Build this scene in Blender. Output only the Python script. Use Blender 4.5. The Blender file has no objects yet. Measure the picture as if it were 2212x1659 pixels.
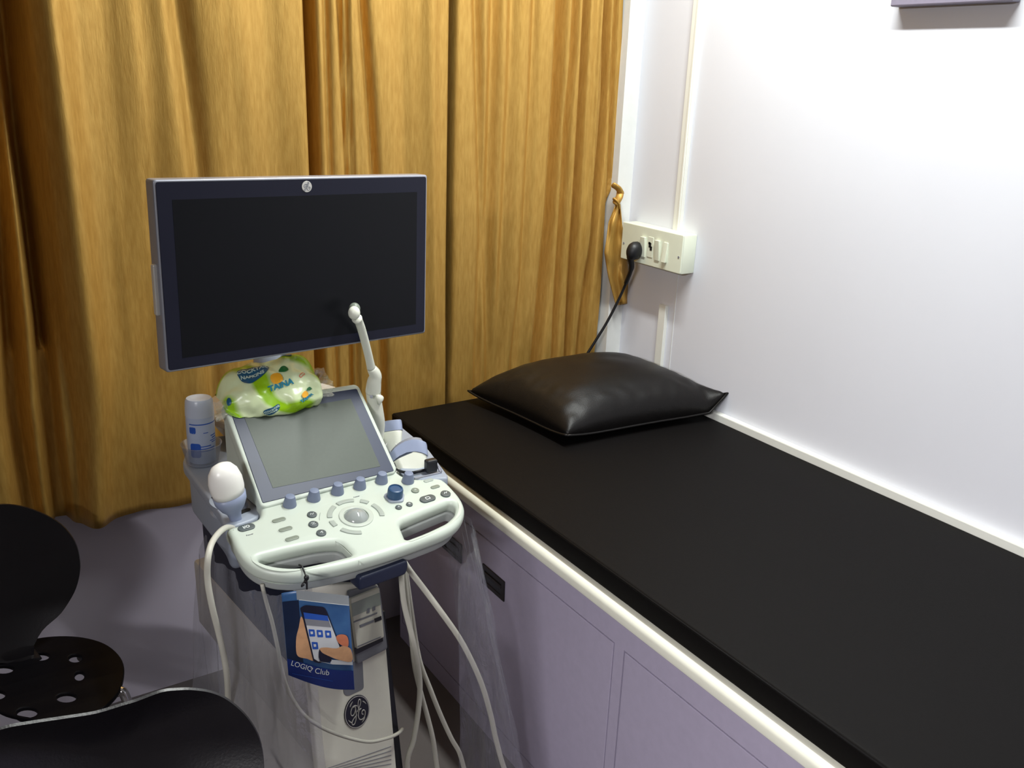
import bpy, bmesh, math, random
from mathutils import Vector, Matrix, noise
random.seed(7)
sc = bpy.context.scene
COL = sc.collection
V = Vector
# ---------------------------------------------------------------- camera
F_PX = 1957.68
CAM = V((0, 0, 1.6))
RX = V((0.83945939, 0.1461449, -0.52340195))      # world axes written in camera coordinates
RY = V((-0.54226653, 0.28806649, -0.78928113))
RZ = V((0.03542515, 0.94639282, 0.32106961))
R = Matrix((RX, RY, RZ))
cd = bpy.data.cameras.new('camera'); cam = bpy.data.objects.new('camera', cd); COL.objects.link(cam)
cam.matrix_world = Matrix.Translation(CAM) @ R.to_4x4()
cd.sensor_width = 36; cd.sensor_fit = 'HORIZONTAL'; cd.lens = F_PX / 2212 * 36
cd.clip_start = .05
sc.camera = cam
# ---------------------------------------------------------------- world, lamps, exposure
sc.view_settings.view_transform = 'Standard'; sc.view_settings.look = 'None'
sc.view_settings.exposure = 0.12; sc.view_settings.gamma = 1.0
wd = bpy.data.worlds.new('world'); sc.world = wd; wd.use_nodes = True
wd.node_tree.nodes['Background'].inputs[0].default_value = (.85, .9, 1, 1)
wd.node_tree.nodes['Background'].inputs[1].default_value = 0.05
def area(name, loc, sx, sy, power, col, spread=180, target=None):
    l = bpy.data.lights.new(name, 'AREA'); l.shape = 'RECTANGLE'; l.size = sx; l.size_y = sy
    l.energy = power; l.color = col; l.spread = math.radians(spread)
    o = bpy.data.objects.new(name, l); COL.objects.link(o); o.location = loc
    if target: o.rotation_euler = (V(target) - V(loc)).to_track_quat('-Z', 'Y').to_euler()
    return o
area('tube_lamp', (1.25, 1.15, 2.62), .07, 1.15, 43, (.97, 1, .96), 180)
area('side_fill_light', (-1.42, -.5, 2.1), .9, .07, 21, (1, .98, 1), 80, (1.1, .35, .2))  # added fill to brighten the cabinet fronts; no such fixture known

# ---------------------------------------------------------------- geometry helpers
def ray(x, y): return R @ V(((x - 1106) / F_PX, -(y - 829.5) / F_PX, -1))
def atX(x, y, X): d = ray(x, y); return CAM + d * ((X - CAM.x) / d.x)
def atY(x, y, Y): d = ray(x, y); return CAM + d * ((Y - CAM.y) / d.y)
def atZ(x, y, Z): d = ray(x, y); return CAM + d * ((Z - CAM.z) / d.z)
class Plane:
    def __init__(s, O, u, v):
        s.O = V(O); s.u = V(u).normalized(); s.v = V(v).normalized(); s.n = s.u.cross(s.v).normalized()
    def hit(s, x, y): d = ray(x, y); return CAM + d * ((s.O - CAM).dot(s.n) / d.dot(s.n))
    def uv(s, x, y): q = s.hit(x, y) - s.O; return (q.dot(s.u), q.dot(s.v))
    def P(s, a, b, c=0): return s.O + s.u * a + s.v * b + s.n * c
    def uvs(s, pts): return [s.uv(*p) for p in pts]
def yawed(deg): a = math.radians(deg); return V((math.cos(a), math.sin(a), 0)), V((-math.sin(a), math.cos(a), 0))
YU, YB = yawed(6)                                  # the machine's right and back directions
UP = V((0, 0, 1))
def tilted(O, deg, yaw=6):
    u, b = yawed(yaw); t = math.radians(deg)
    return Plane(O, u, b * math.cos(t) + UP * math.sin(t))
WL = {}
def obj(name, me, mat, parent=None, label=None, smooth=False, subsurf=0):
    if isinstance(me, bmesh.types.BMesh):
        b = me; me = bpy.data.meshes.new(name); b.normal_update(); b.to_mesh(me); b.free()
    vs = [v.co for v in me.vertices]
    c = V([(min(v[i] for v in vs) + max(v[i] for v in vs)) / 2 for i in range(3)])
    me.transform(Matrix.Translation(-c))
    o = bpy.data.objects.new(name, me); COL.objects.link(o)
    me.materials.clear(); me.materials.append(mat)
    WL[o] = c
    if parent: o.parent = parent; o.location = c - WL[parent]
    else: o.location = c
    if label: o['label'] = label
    if smooth:
        for p in me.polygons: p.use_smooth = True
        if smooth != 'all':
            try: me.set_sharp_from_angle(angle=math.radians(38))
            except Exception: pass
    if subsurf:
        m = o.modifiers.new('s', 'SUBSURF'); m.levels = subsurf; m.render_levels = subsurf
    return o
def thing(name, label, cat, loc, group=None):
    o = bpy.data.objects.new(name, None); COL.objects.link(o); o.location = loc; WL[o] = V(loc)
    o.empty_display_size = .05
    o['label'] = label; o['category'] = cat
    if group: o['group'] = group
    return o
def tag(o, label, cat, group=None):
    o['label'] = label; o['category'] = cat
    if group: o['group'] = group
    return o
def struct(o, label=None):
    o['kind'] = 'structure'
    if label: o['label'] = label
    return o
def box(bm, a, b, M=None):
    vs = [bm.verts.new((x, y, z)) for x in (a[0], b[0]) for y in (a[1], b[1]) for z in (a[2], b[2])]
    if M:
        for v in vs: v.co = M(v.co)
    for f in ((0, 1, 3, 2), (4, 6, 7, 5), (0, 4, 5, 1), (2, 3, 7, 6), (0, 2, 6, 4), (1, 5, 7, 3)):
        bm.faces.new([vs[i] for i in f])
    return bm
def bbox_mesh(a, b, bev=0, M=None, seg=2):
    bm = bmesh.new(); box(bm, a, b)
    bmesh.ops.recalc_face_normals(bm, faces=bm.faces)
    if bev: bmesh.ops.bevel(bm, geom=list(bm.edges), offset=bev, segments=seg, affect='EDGES', profile=.5)
    if M:
        for v in bm.verts: v.co = M(v.co)
        bmesh.ops.recalc_face_normals(bm, faces=bm.faces)
    return bm
def rpoly(pts, r, n=6):
    out = []; N = len(pts)
    for i in range(N):
        p0, p1, p2 = V(pts[i - 1]).to_2d(), V(pts[i]).to_2d(), V(pts[(i + 1) % N]).to_2d()
        a, b = (p0 - p1), (p2 - p1)
        rr = r[i] if isinstance(r, (list, tuple)) else r
        if rr <= 0: out.append(tuple(p1)); continue
        d = min(rr, a.length * .49, b.length * .49)
        A, B = p1 + a.normalized() * d, p1 + b.normalized() * d
        for k in range(n + 1):
            t = k / n; q = A * (1 - t) ** 2 + p1 * 2 * t * (1 - t) + B * t * t; out.append((q.x, q.y))
    return out
def smoothloop(pts, n=5):
    out = []; N = len(pts)
    for i in range(N):
        p = [V(pts[(i + k - 1) % N]).to_2d() for k in range(4)]
        for k in range(n):
            t = k / n
            q = .5 * ((2 * p[1]) + (p[2] - p[0]) * t + (2 * p[0] - 5 * p[1] + 4 * p[2] - p[3]) * t * t + (3 * p[1] - p[0] - 3 * p[2] + p[3]) * t ** 3)
            out.append((q.x, q.y))
    return out
def oval(cx, cy, a, b, n=40, rot=0):
    c, s = math.cos(rot), math.sin(rot); o = []
    for i in range(n):
        t = 2 * math.pi * i / n; x, y = a * math.cos(t), b * math.sin(t)
        o.append((cx + x * c - y * s, cy + x * s + y * c))
    return o
def pill(cx, cy, w, h, rot=0, n=8):
    r = h / 2; o = []
    for sgn, a0 in ((1, -90), (-1, 90)):
        for i in range(n + 1):
            a = math.radians(a0 + 180 * i / n); o.append((sgn * (w / 2 - r) + r * math.cos(a), r * math.sin(a)))
    c, s = math.cos(rot), math.sin(rot)
    return [(cx + x * c - y * s, cy + x * s + y * c) for x, y in o]
def rect(cx, cy, w, h, r=0, n=4):
    p = [(cx - w / 2, cy - h / 2), (cx + w / 2, cy - h / 2), (cx + w / 2, cy + h / 2), (cx - w / 2, cy + h / 2)]
    return rpoly(p, r, n) if r else p
def flat(loops, th=0, bev=0, seg=3):
    """2D outlines (the first outside, the others holes) to a mesh; its top lies at z = 0."""
    cu = bpy.data.curves.new('t', 'CURVE'); cu.dimensions = '2D'; cu.fill_mode = 'BOTH'
    for L in loops:
        s = cu.splines.new('POLY'); s.points.add(len(L) - 1); s.use_cyclic_u = True
        for i, p in enumerate(L): s.points[i].co = (p[0], p[1], 0, 1)
    cu.extrude = max(0, th / 2 - bev); cu.bevel_depth = bev; cu.bevel_resolution = seg; cu.offset = -bev
    ob = bpy.data.objects.new('t', cu); COL.objects.link(ob)
    me = bpy.data.meshes.new_from_object(ob)
    bpy.data.objects.remove(ob); bpy.data.curves.remove(cu)
    me.transform(Matrix.Translation((0, 0, -th / 2)))
    bm = bmesh.new(); bm.from_mesh(me); bpy.data.meshes.remove(me)
    bmesh.ops.remove_doubles(bm, verts=bm.verts, dist=1e-6)
    bmesh.ops.recalc_face_normals(bm, faces=bm.faces)
    return bm
def mapbm(bm, fn):
    for v in bm.verts: v.co = fn(v.co)
    return bm
def onp(bm, P, lift=0): return mapbm(bm, lambda c: P.P(c.x, c.y, c.z + lift))
def text(s, size, th=.0002, align='CENTER', bold=0):
    cu = bpy.data.curves.new('t', 'FONT'); cu.body = s; cu.size = size; cu.extrude = th; cu.align_x = align; cu.align_y = 'CENTER'
    cu.offset = bold; cu.resolution_u = 3
    ob = bpy.data.objects.new('t', cu); COL.objects.link(ob)
    me = bpy.data.meshes.new_from_object(ob)
    bpy.data.objects.remove(ob); bpy.data.curves.remove(cu)
    bm = bmesh.new(); bm.from_mesh(me); bpy.data.meshes.remove(me); return bm
def subdiv(bm, L):
    bmesh.ops.triangulate(bm, faces=bm.faces)
    for _ in range(4):
        es = [e for e in bm.edges if e.calc_length() > L]
        if not es: break
        bmesh.ops.subdivide_edges(bm, edges=es, cuts=1)
        bmesh.ops.triangulate(bm, faces=[f for f in bm.faces if len(f.verts) > 3])
    return bm
def merge(dst, src):
    me = bpy.data.meshes.new('t'); src.to_mesh(me); src.free(); dst.from_mesh(me); bpy.data.meshes.remove(me); return dst
def tube(pts, r, seg=10, bm=None, cyc=False, sx=1.0):
    bm = bm or bmesh.new(); pts = [V(p) for p in pts]; N = len(pts); rings = []
    up = None
    for i, p in enumerate(pts):
        t = (pts[min(i + 1, N - 1)] - pts[max(i - 1, 0)]).normalized()
        if up is None: up = t.orthogonal().normalized()
        up = (up - t * up.dot(t)).normalized(); w = t.cross(up)
        rr = r[i] if isinstance(r, (list, tuple)) else r
        rings.append([bm.verts.new(p + (up * math.cos(a) * sx + w * math.sin(a)) * rr) for a in [2 * math.pi * k / seg for k in range(seg)]])
    for i in range(N - 1):
        for k in range(seg): bm.faces.new((rings[i][k], rings[i][(k + 1) % seg], rings[i + 1][(k + 1) % seg], rings[i + 1][k]))
    bm.faces.new(rings[0][::-1]); bm.faces.new(rings[-1])
    bmesh.ops.recalc_face_normals(bm, faces=bm.faces)
    return bm
def spline(pts, n=6):
    out = []; N = len(pts); P = [V(p) for p in pts]
    for i in range(N - 1):
        p = [P[max(i - 1, 0)], P[i], P[i + 1], P[min(i + 2, N - 1)]]
        for k in range(n):
            t = k / n
            out.append(.5 * ((2 * p[1]) + (p[2] - p[0]) * t + (2 * p[0] - 5 * p[1] + 4 * p[2] - p[3]) * t * t + (3 * p[1] - p[0] - 3 * p[2] + p[3]) * t ** 3))
    out.append(P[-1]); return out
def lathe(prof, O, ax=UP, seg=32, cap=True):
    bm = bmesh.new(); ax = V(ax).normalized(); u = ax.orthogonal().normalized(); w = ax.cross(u); O = V(O); rings = []
    for r, h in prof:
        rings.append([bm.verts.new(O + ax * h + (u * math.cos(a) + w * math.sin(a)) * max(r, 1e-5)) for a in [2 * math.pi * k / seg for k in range(seg)]])
    for i in range(len(rings) - 1):
        for k in range(seg): bm.faces.new((rings[i][k], rings[i][(k + 1) % seg], rings[i + 1][(k + 1) % seg], rings[i + 1][k]))
    if cap: bm.faces.new(rings[0][::-1]); bm.faces.new(rings[-1])
    bmesh.ops.recalc_face_normals(bm, faces=bm.faces); return bm
def grid(fn, nu, nv, cu=False):
    bm = bmesh.new(); g = [[bm.verts.new(fn(i / nu, j / nv)) for j in range(nv + 1)] for i in range(nu if cu else nu + 1)]
    for i in range(nu):
        for j in range(nv):
            a = g[i]; b = g[(i + 1) % len(g)]
            bm.faces.new((a[j], b[j], b[j + 1], a[j + 1]))
    bm.normal_update(); return bm
def solid(bm, th):
    bmesh.ops.solidify(bm, geom=list(bm.faces), thickness=th); return bm
def loft(secs, cap=True):
    bm = bmesh.new(); rings = [[bm.verts.new(p) for p in s] for s in secs]; n = len(rings[0])
    for i in range(len(rings) - 1):
        for k in range(n): bm.faces.new((rings[i][k], rings[i][(k + 1) % n], rings[i + 1][(k + 1) % n], rings[i + 1][k]))
    if cap: bm.faces.new(rings[0][::-1]); bm.faces.new(rings[-1])
    bmesh.ops.recalc_face_normals(bm, faces=bm.faces); return bm
def nz(x, y, z=0): return noise.noise(V((x, y, z)))

# ---------------------------------------------------------------- materials
def s2l(c): return tuple(((x / 255) / 12.92 if x / 255 <= .04045 else ((x / 255 + .055) / 1.055) ** 2.4) for x in c)
def mat(name, rgb, rough=.5, metal=0, spec=.5, var=0, scale=40, bump=0, bscale=200, stretch=(1, 1, 1), coat=0, alpha=1, trans=0, sheen=0, lin=False, rgb2=None):
    m = bpy.data.materials.new(name); m.use_nodes = True; nt = m.node_tree; b = nt.nodes['Principled BSDF']
    c = rgb if lin else s2l(rgb)
    b.inputs['Base Color'].default_value = (*c, 1); b.inputs['Roughness'].default_value = rough
    b.inputs['Metallic'].default_value = metal; b.inputs['Specular IOR Level'].default_value = spec
    b.inputs['Coat Weight'].default_value = coat; b.inputs['Transmission Weight'].default_value = trans
    b.inputs['Alpha'].default_value = alpha; b.inputs['Sheen Weight'].default_value = sheen
    if var or bump or rgb2:
        tc = nt.nodes.new('ShaderNodeTexCoord'); mp = nt.nodes.new('ShaderNodeMapping'); mp.inputs['Scale'].default_value = stretch
        nt.links.new(tc.outputs['Object'], mp.inputs['Vector'])
    if var or rgb2:
        n = nt.nodes.new('ShaderNodeTexNoise'); n.inputs['Scale'].default_value = scale; n.inputs['Detail'].default_value = 6
        r = nt.nodes.new('ShaderNodeValToRGB'); r.color_ramp.elements[0].position = .3; r.color_ramp.elements[1].position = .7
        c2 = s2l(rgb2) if rgb2 else tuple(min(1, x * (1 + var)) for x in c)
        c1 = c if rgb2 else tuple(x * (1 - var) for x in c)
        r.color_ramp.elements[0].color = (*c1, 1); r.color_ramp.elements[1].color = (*c2, 1)
        nt.links.new(mp.outputs[0], n.inputs['Vector']); nt.links.new(n.outputs['Fac'], r.inputs['Fac']); nt.links.new(r.outputs[0], b.inputs['Base Color'])
    if bump:
        n = nt.nodes.new('ShaderNodeTexNoise'); n.inputs['Scale'].default_value = bscale; n.inputs['Detail'].default_value = 4
        bp = nt.nodes.new('ShaderNodeBump'); bp.inputs['Strength'].default_value = bump; bp.inputs['Distance'].default_value = .002
        nt.links.new(mp.outputs[0], n.inputs['Vector']); nt.links.new(n.outputs['Fac'], bp.inputs['Height']); nt.links.new(bp.outputs[0], b.inputs['Normal'])
    return m
def film(name, tint, gloss=.14, milk=.06, bump=.6, bscale=9, stretch=(1, 1, .35), rough=.18):
    m = bpy.data.materials.new(name); m.use_nodes = True; nt = m.node_tree; nt.nodes.clear()
    out = nt.nodes.new('ShaderNodeOutputMaterial'); tr = nt.nodes.new('ShaderNodeBsdfTransparent'); gl = nt.nodes.new('ShaderNodeBsdfGlossy'); df = nt.nodes.new('ShaderNodeBsdfDiffuse')
    tr.inputs[0].default_value = (*[.97] * 3, 1); gl.inputs['Roughness'].default_value = rough; df.inputs[0].default_value = (*s2l(tint), 1)
    tc = nt.nodes.new('ShaderNodeTexCoord'); mp = nt.nodes.new('ShaderNodeMapping'); mp.inputs['Scale'].default_value = stretch
    n = nt.nodes.new('ShaderNodeTexNoise'); n.inputs['Scale'].default_value = bscale; n.inputs['Detail'].default_value = 5; n.inputs['Distortion'].default_value = 1.2
    bp = nt.nodes.new('ShaderNodeBump'); bp.inputs['Strength'].default_value = bump; bp.inputs['Distance'].default_value = .03
    nt.links.new(tc.outputs['Object'], mp.inputs[0]); nt.links.new(mp.outputs[0], n.inputs['Vector']); nt.links.new(n.outputs['Fac'], bp.inputs['Height'])
    nt.links.new(bp.outputs[0], gl.inputs['Normal'])
    m1 = nt.nodes.new('ShaderNodeMixShader'); m1.inputs[0].default_value = milk; nt.links.new(tr.outputs[0], m1.inputs[1]); nt.links.new(df.outputs[0], m1.inputs[2])
    m2 = nt.nodes.new('ShaderNodeMixShader'); m2.inputs[0].default_value = gloss; nt.links.new(m1.outputs[0], m2.inputs[1]); nt.links.new(gl.outputs[0], m2.inputs[2])
    nt.links.new(m2.outputs[0], out.inputs[0]); return m

M_WALL = mat('wall_paint', (221, 223, 232), .75, var=.015, scale=3)
M_WALLD = mat('toned_down_wall', (134, 126, 122), .7, var=.03, scale=4)  # unseen walls, colour darkened to cut bounce light and deepen shadows
M_WALLB = mat('window_wall_paint', (204, 199, 214), .7, var=.03, scale=4)
M_FLOOR = mat('floor_vinyl', (88, 83, 82), .5, var=.12, scale=6)
M_CEIL = mat('ceiling_paint', (235, 235, 232), .8, var=.01)
M_CURT = mat('satin_curtain', (182, 140, 66), .5, metal=.55, spec=.5, scale=150, stretch=(1, 1, .16), rgb2=(200, 159, 82), bump=.25, bscale=320)
M_UPVC = mat('white_frame', (226, 228, 226), .4, var=.02)
M_TRUNK = mat('white_trunking', (232, 233, 226), .45, var=.01)
M_SOCK = mat('socket_plastic', (226, 232, 214), .35, var=.01)
M_DARK = mat('dark_plastic', (26, 28, 34), .35, var=.1)
M_BLACK = mat('black_rubber', (22, 23, 27), .45, var=.1)
M_LEATHER = mat('dark_leatherette', (11, 9, 9), .62, spec=.10, var=.12, scale=120, bump=.15, bscale=500)
M_PILLOW = mat('pillow_leatherette', (17, 15, 15), .42, spec=.26, var=.12, scale=90, bump=.2, bscale=400)
M_SLAB = mat('cream_edge', (242, 242, 226), .35, var=.015)
M_LILAC = mat('lilac_laminate', (172, 164, 186), .5, var=.03, scale=60)
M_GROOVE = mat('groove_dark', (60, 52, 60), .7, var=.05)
M_BRONZE = mat('bronze_handle', (52, 48, 50), .35, metal=.6, var=.1)
M_WHITE = mat('console_white', (192, 201, 190), .38, var=.008)
M_GREYB = mat('console_grey_blue', (150, 158, 172), .45, var=.02)
M_GREY = mat('chassis_grey', (186, 183, 180), .5, var=.03)
M_BEIGE = mat('column_beige', (240, 238, 224), .45, var=.015)
M_MIDGREY = mat('mid_grey_plastic', (128, 130, 138), .5, var=.03)
M_KNOB = mat('knob_grey', (116, 126, 150), .5, var=.03)
M_BLUEK = mat('blue_knob', (40, 74, 112), .4, var=.04)
M_BTNO = mat('button_olive_grey', (122, 130, 118), .4, var=.02)
M_BTNL = mat('button_pale_grey', (160, 168, 160), .4, var=.01)
M_BTND = mat('button_dark_grey', (76, 84, 86), .4, var=.03)
M_ICON = mat('icon_white', (225, 230, 228), .5, var=.01)
M_INK = mat('small_print', (120, 124, 128), .6, var=.02)
M_BALL = mat('trackball', (150, 156, 154), .12, var=.01, coat=.6)
M_RING = mat('trackball_ring', (186, 194, 184), .3, var=.01)
M_SILVER = mat('monitor_silver', (148, 150, 160), .35, metal=.35, var=.02)
M_GLASS = mat('monitor_glass', (27, 28, 42), .34, spec=.25, var=.02)
M_LCD = mat('monitor_lcd', (15, 16, 20), .36, spec=.2, var=.02)
M_TPB = mat('touch_bezel', (34, 44, 70), .4, spec=.35, var=.02)
M_TPS = mat('touch_display', (62, 71, 61), .45, spec=.35, var=.04, scale=160)
M_BADGE = mat('badge_silver', (205, 202, 196), .35, metal=.3, var=.02)
M_NAVY = mat('badge_navy', (20, 22, 40), .3, var=.05)
M_PAPER = mat('print_paper', (222, 220, 206), .6, var=.03)
M_LATCH = mat('navy_latch', (26, 33, 56), .5, var=.05)
M_PROBE = mat('probe_white', (224, 226, 212), .35, var=.01)
M_PROBEG = mat('probe_grey_blue', (140, 150, 176), .4, var=.02)
M_CREAM = mat('probe_lens', (246, 244, 238), .3, var=.005)
M_CABLE = mat('white_cable', (196, 194, 182), .45, var=.02)
M_CHAIR = mat('black_moulded_plastic', (18, 16, 20), .33, spec=.45, var=.1, bump=.1, bscale=300)
M_CHAIRIN = mat('black_seat_plastic', (9, 8, 13), .55, spec=.15, var=.1)
M_CHROME = mat('chrome_tube', (200, 200, 205), .15, metal=1, var=.02)
M_CUP = film('clear_cup', (190, 200, 220), .14, .2, .1, 20, (1, 1, 1), .12)
M_FILM = film('clear_film', (176, 178, 192), .16, .22, .9, 14)
M_FILMR = film('clearer_film', (170, 172, 186), .13, .09, 1.0, 18)
M_FILM2 = film('pack_film', (220, 226, 200), .22, .16, .8, 40, (1, 1, 1), .2)
M_BOARD = mat('grey_lilac_board', (128, 122, 140), .5, var=.05, scale=60)
M_BLUEINK = mat('blue_ink', (38, 84, 176), .45, var=.05)
M_BOTTLE = mat('frosted_bottle', (178, 190, 214), .3, var=.03, scale=60)
M_CAP = mat('frosted_cap', (196, 204, 220), .3, var=.02)

# ---------------------------------------------------------------- room
XW = 1.797; YC = 2.13; YWALL = 2.33; H = 2.7; XL = -1.5; YF = -1.6
def slab(name, a, b, m, lab=None): return struct(obj(name, box(bmesh.new(), a, b), m), lab)
slab('floor', (XL, YF, -.1), (XW + .1, YWALL + .1, 0), M_FLOOR)
slab('ceiling', (XL, YF, H), (XW + .1, YWALL + .1, H + .1), M_CEIL)
slab('wall_right', (XW, YF, 0), (XW + .1, YWALL + .1, H), M_WALL)
slab('wall_left', (XL - .1, YF, 0), (XL, YWALL + .1, H), M_WALLD)
slab('wall_front', (XL, YF - .1, 0), (XW, YF, H), M_WALLD)
slab('wall_back', (XL, 2.212, 0), (XW, YWALL + .1, .95), M_WALLB)
slab('wall_back_upper', (XL, YWALL, 2.35), (XW, YWALL + .1, H), M_WALL)
# the window behind the curtains: frame, sill, dim panes
bm = bmesh.new()
box(bm, (1.742, 2.105, 0), (XW, YWALL, 2.6))
struct(obj('trim_1', bm, M_UPVC), 'white window jamb in the corner beside the curtain')
wf = bmesh.new()
for a, b in (((XL, 2.2, .95), (1.74, YWALL, 1.0)), ((XL, 2.2, 2.3), (1.74, YWALL, 2.35)), ((XL, 2.2, 1.0), (XL + .05, YWALL, 2.3)), ((.1, 2.2, 1.0), (.15, YWALL, 2.3)), ((1.69, 2.2, 1.0), (1.74, YWALL, 2.3))): box(wf, (a[0], a[1] + .08, a[2]), (b[0], b[1] + 0, b[2]))
w1 = struct(obj('window_1', wf, M_UPVC), 'white window frame behind the curtains')
M_NIGHT = mat('window_glass_dark', (60, 70, 80), .1, var=.05)
obj('pane', bbox_mesh((XL + .05, 2.30, 1.0), (1.69, 2.31, 2.3)), M_NIGHT, w1)
obj('sill', bbox_mesh((1.700, 2.15, .845), (1.741, 2.2119, .88), .004), M_UPVC, w1)
struct(obj('trim_2', bbox_mesh((1.704, 2.18, 0), (1.718, 2.2119, .845)), M_UPVC), 'narrow white strip under the sill')
# cable trunking on the right wall
tb = bmesh.new(); merge(tb, bbox_mesh((XW - .012, 1.874, 1.2), (XW, 1.902, 2.69), .001)); merge(tb, bbox_mesh((XW - .015, 1.878, 1.2), (XW - .002, 1.884, 2.69), .001))
struct(obj('trim_3', tb, M_TRUNK), 'white cable trunking rising above the socket box')
struct(obj('trim_4', bbox_mesh((XW - .012, 1.90, .70), (XW, 1.928, .985), .001), M_TRUNK), 'white cable trunking below the socket box')
slab('trim_5', (XW - .0015, 1.872, .70), (XW, 1.874, 1.13), M_UPVC)
struct(obj('baseboard_right', bbox_mesh((1.777, .15, .66), (XW, 2.1, .737), .003), M_TRUNK), 'white upstand strip where the bed meets the wall')
# board high on the wall
pb = thing('wall_board', 'grey-lilac framed board hanging high on the right wall, mostly out of the top of the photo', 'board', (1.78, 1.16, 1.765))
obj('frame', bbox_mesh((1.768, 1.031, 1.766), (1.7965, 1.293, 2.12), .003), M_BOARD, pb)
obj('panel', bbox_mesh((1.766, 1.05, 1.79), (1.7685, 1.275, 2.1), .001), mat('board_face', (190, 188, 196), .6, var=.02), pb)

# ---------------------------------------------------------------- curtains
def lerp(a, b, t): return a + (b - a) * t
def poly_x(path, z):                 # path: list of (z, x), z falling
    if z >= path[0][0]: return path[0][1]
    for (z0, x0), (z1, x1) in zip(path, path[1:]):
        if z >= z1: return lerp(x1, x0, (z - z1) / (z0 - z1))
    return path[-1][1]
def fold(px, w, d, sharp=1.0):       # pixels down one valley of the cloth
    pts = [atY(x, y, YC) for x, y in px]
    return ([(p.z, p.x) for p in pts], w, d, sharp)
def curtain_mesh(xl, xr, folds, bot, top=2.42, nx=260, nzv=90, seed=0):
    def fn(i, j):
        z = lerp(bot, top, j); a, b = xl(z), xr(z); x = lerp(a, b, i)
        y = YC
        for path, w, d, sh in folds:
            c = poly_x(path, z); t = abs(x - c) / w
            if t < 4: y += d * math.exp(-(t ** 2) * sh)
        k = 1 - max(0, min(1, (z - .6) / 1.5))
        y += .006 * nz(x * 9 + seed, z * .8, 1) + .0022 * nz(x * 22 + seed, z * 1.5 + x * 4, 4) + .001 * nz(x * 55, z * 2.2, 9)
        y += (.012 * nz(x * 6 + z * 2, z * 1.3, 3)) * k
        if z < 1.0: y = min(y, 2.204 - .01 * (1 - z))
        return V((x, y, z + (.012 * nz(x * 5 + 2, 0, 7) if j == 0 else 0)))
    return solid(grid(fn, nx, nzv), .0016)
split = lambda z: atY(974 - 12 * (1.77 - z), 0, YC).x if False else 1.2 - .004 * (1.77 - z)
FL = [fold([(-16, 0), (0, 300), (14, 600), (36, 900)], .022, .09), fold([(22, 0), (50, 330), (80, 600), (120, 950)], .014, .07),
      fold([(100, 700), (105, 850), (120, 1050)], .022, .05), fold([(385, 0), (410, 180), (432, 370)], .022, .022), fold([(330, 200), (340, 700), (300, 1000)], .035, .012),
      fold([(669, 0), (676, 180), (682, 372), (690, 800)], .0085, .10), fold([(705, 0), (715, 372)], .007, .016), fold([(735, 0), (745, 200), (753, 372)], .006, .03),
      fold([(752, 100), (764, 372), (775, 800)], .004, .02), fold([(785, 0), (800, 200), (812, 372), (830, 800)], .010, .028), fold([(860, 0), (880, 500), (900, 800)], .03, .01),
      fold([(230, 0), (260, 500), (240, 1000)], .04, .008), fold([(560, 0), (600, 370)], .04, .006), fold([(-120, 0), (-100, 1100)], .03, .05), fold([(-300, 0), (-280, 1100)], .04, .04),
      fold([(160, 950), (175, 1120)], .012, .02), fold([(930, 0), (940, 800)], .02, -.012), fold([(205, 850), (210, 1130)], .03, -.035)]
xl0 = lambda z: -.75
cl = thing('curtain', 'wide ochre satin curtain behind the monitor, left of the dark vertical gap', 'curtain', (.5, YC, .56), 'ochre window curtains')
obj('cloth', curtain_mesh(xl0, lambda z: 1.183, FL, .568, nx=420), M_CURT, cl, smooth='all')
FR = [fold([(974, 0), (968, 400), (962, 800)], .012, .085), fold([(1033, 0), (1040, 250), (1046, 500), (1035, 750)], .014, .022),
      fold([(1216, 0), (1205, 250), (1192, 482), (1163, 771)], .016, .045), fold([(1247, 0), (1240, 130), (1228, 260)], .010, .03), fold([(1272, 0), (1262, 200)], .008, .02),
      fold([(1317, 0), (1311, 200), (1300, 330), (1283, 480), (1262, 700)], .012, .045), fold([(1110, 100), (1095, 450), (1080, 750)], .018, .018), fold([(1150, 200), (1130, 600), (1110, 780)], .012, .012),
      fold([(1240, 520), (1232, 740)], .010, .028), fold([(1060, 550), (1062, 800)], .02, .03), fold([(1335, 0), (1318, 385)], .006, .02), fold([(1270, 480), (1268, 640)], .006, -.01)]
RE = [(p.z, p.x) for p in [atY(x, y, YC) for x, y in ((1347, 0), (1341, 193), (1328, 380), (1316, 434), (1306, 554), (1294, 690), (1285, 760))]]
cr = thing('curtain', 'narrower ochre satin curtain right of the dark gap, with a sash by the window jamb', 'curtain', (1.45, YC, .6), 'ochre window curtains')
obj('cloth', curtain_mesh(lambda z: 1.1785, lambda z: poly_x(RE, z), FR, .60, nx=230, seed=5), M_CURT, cr, smooth='all')
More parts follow.
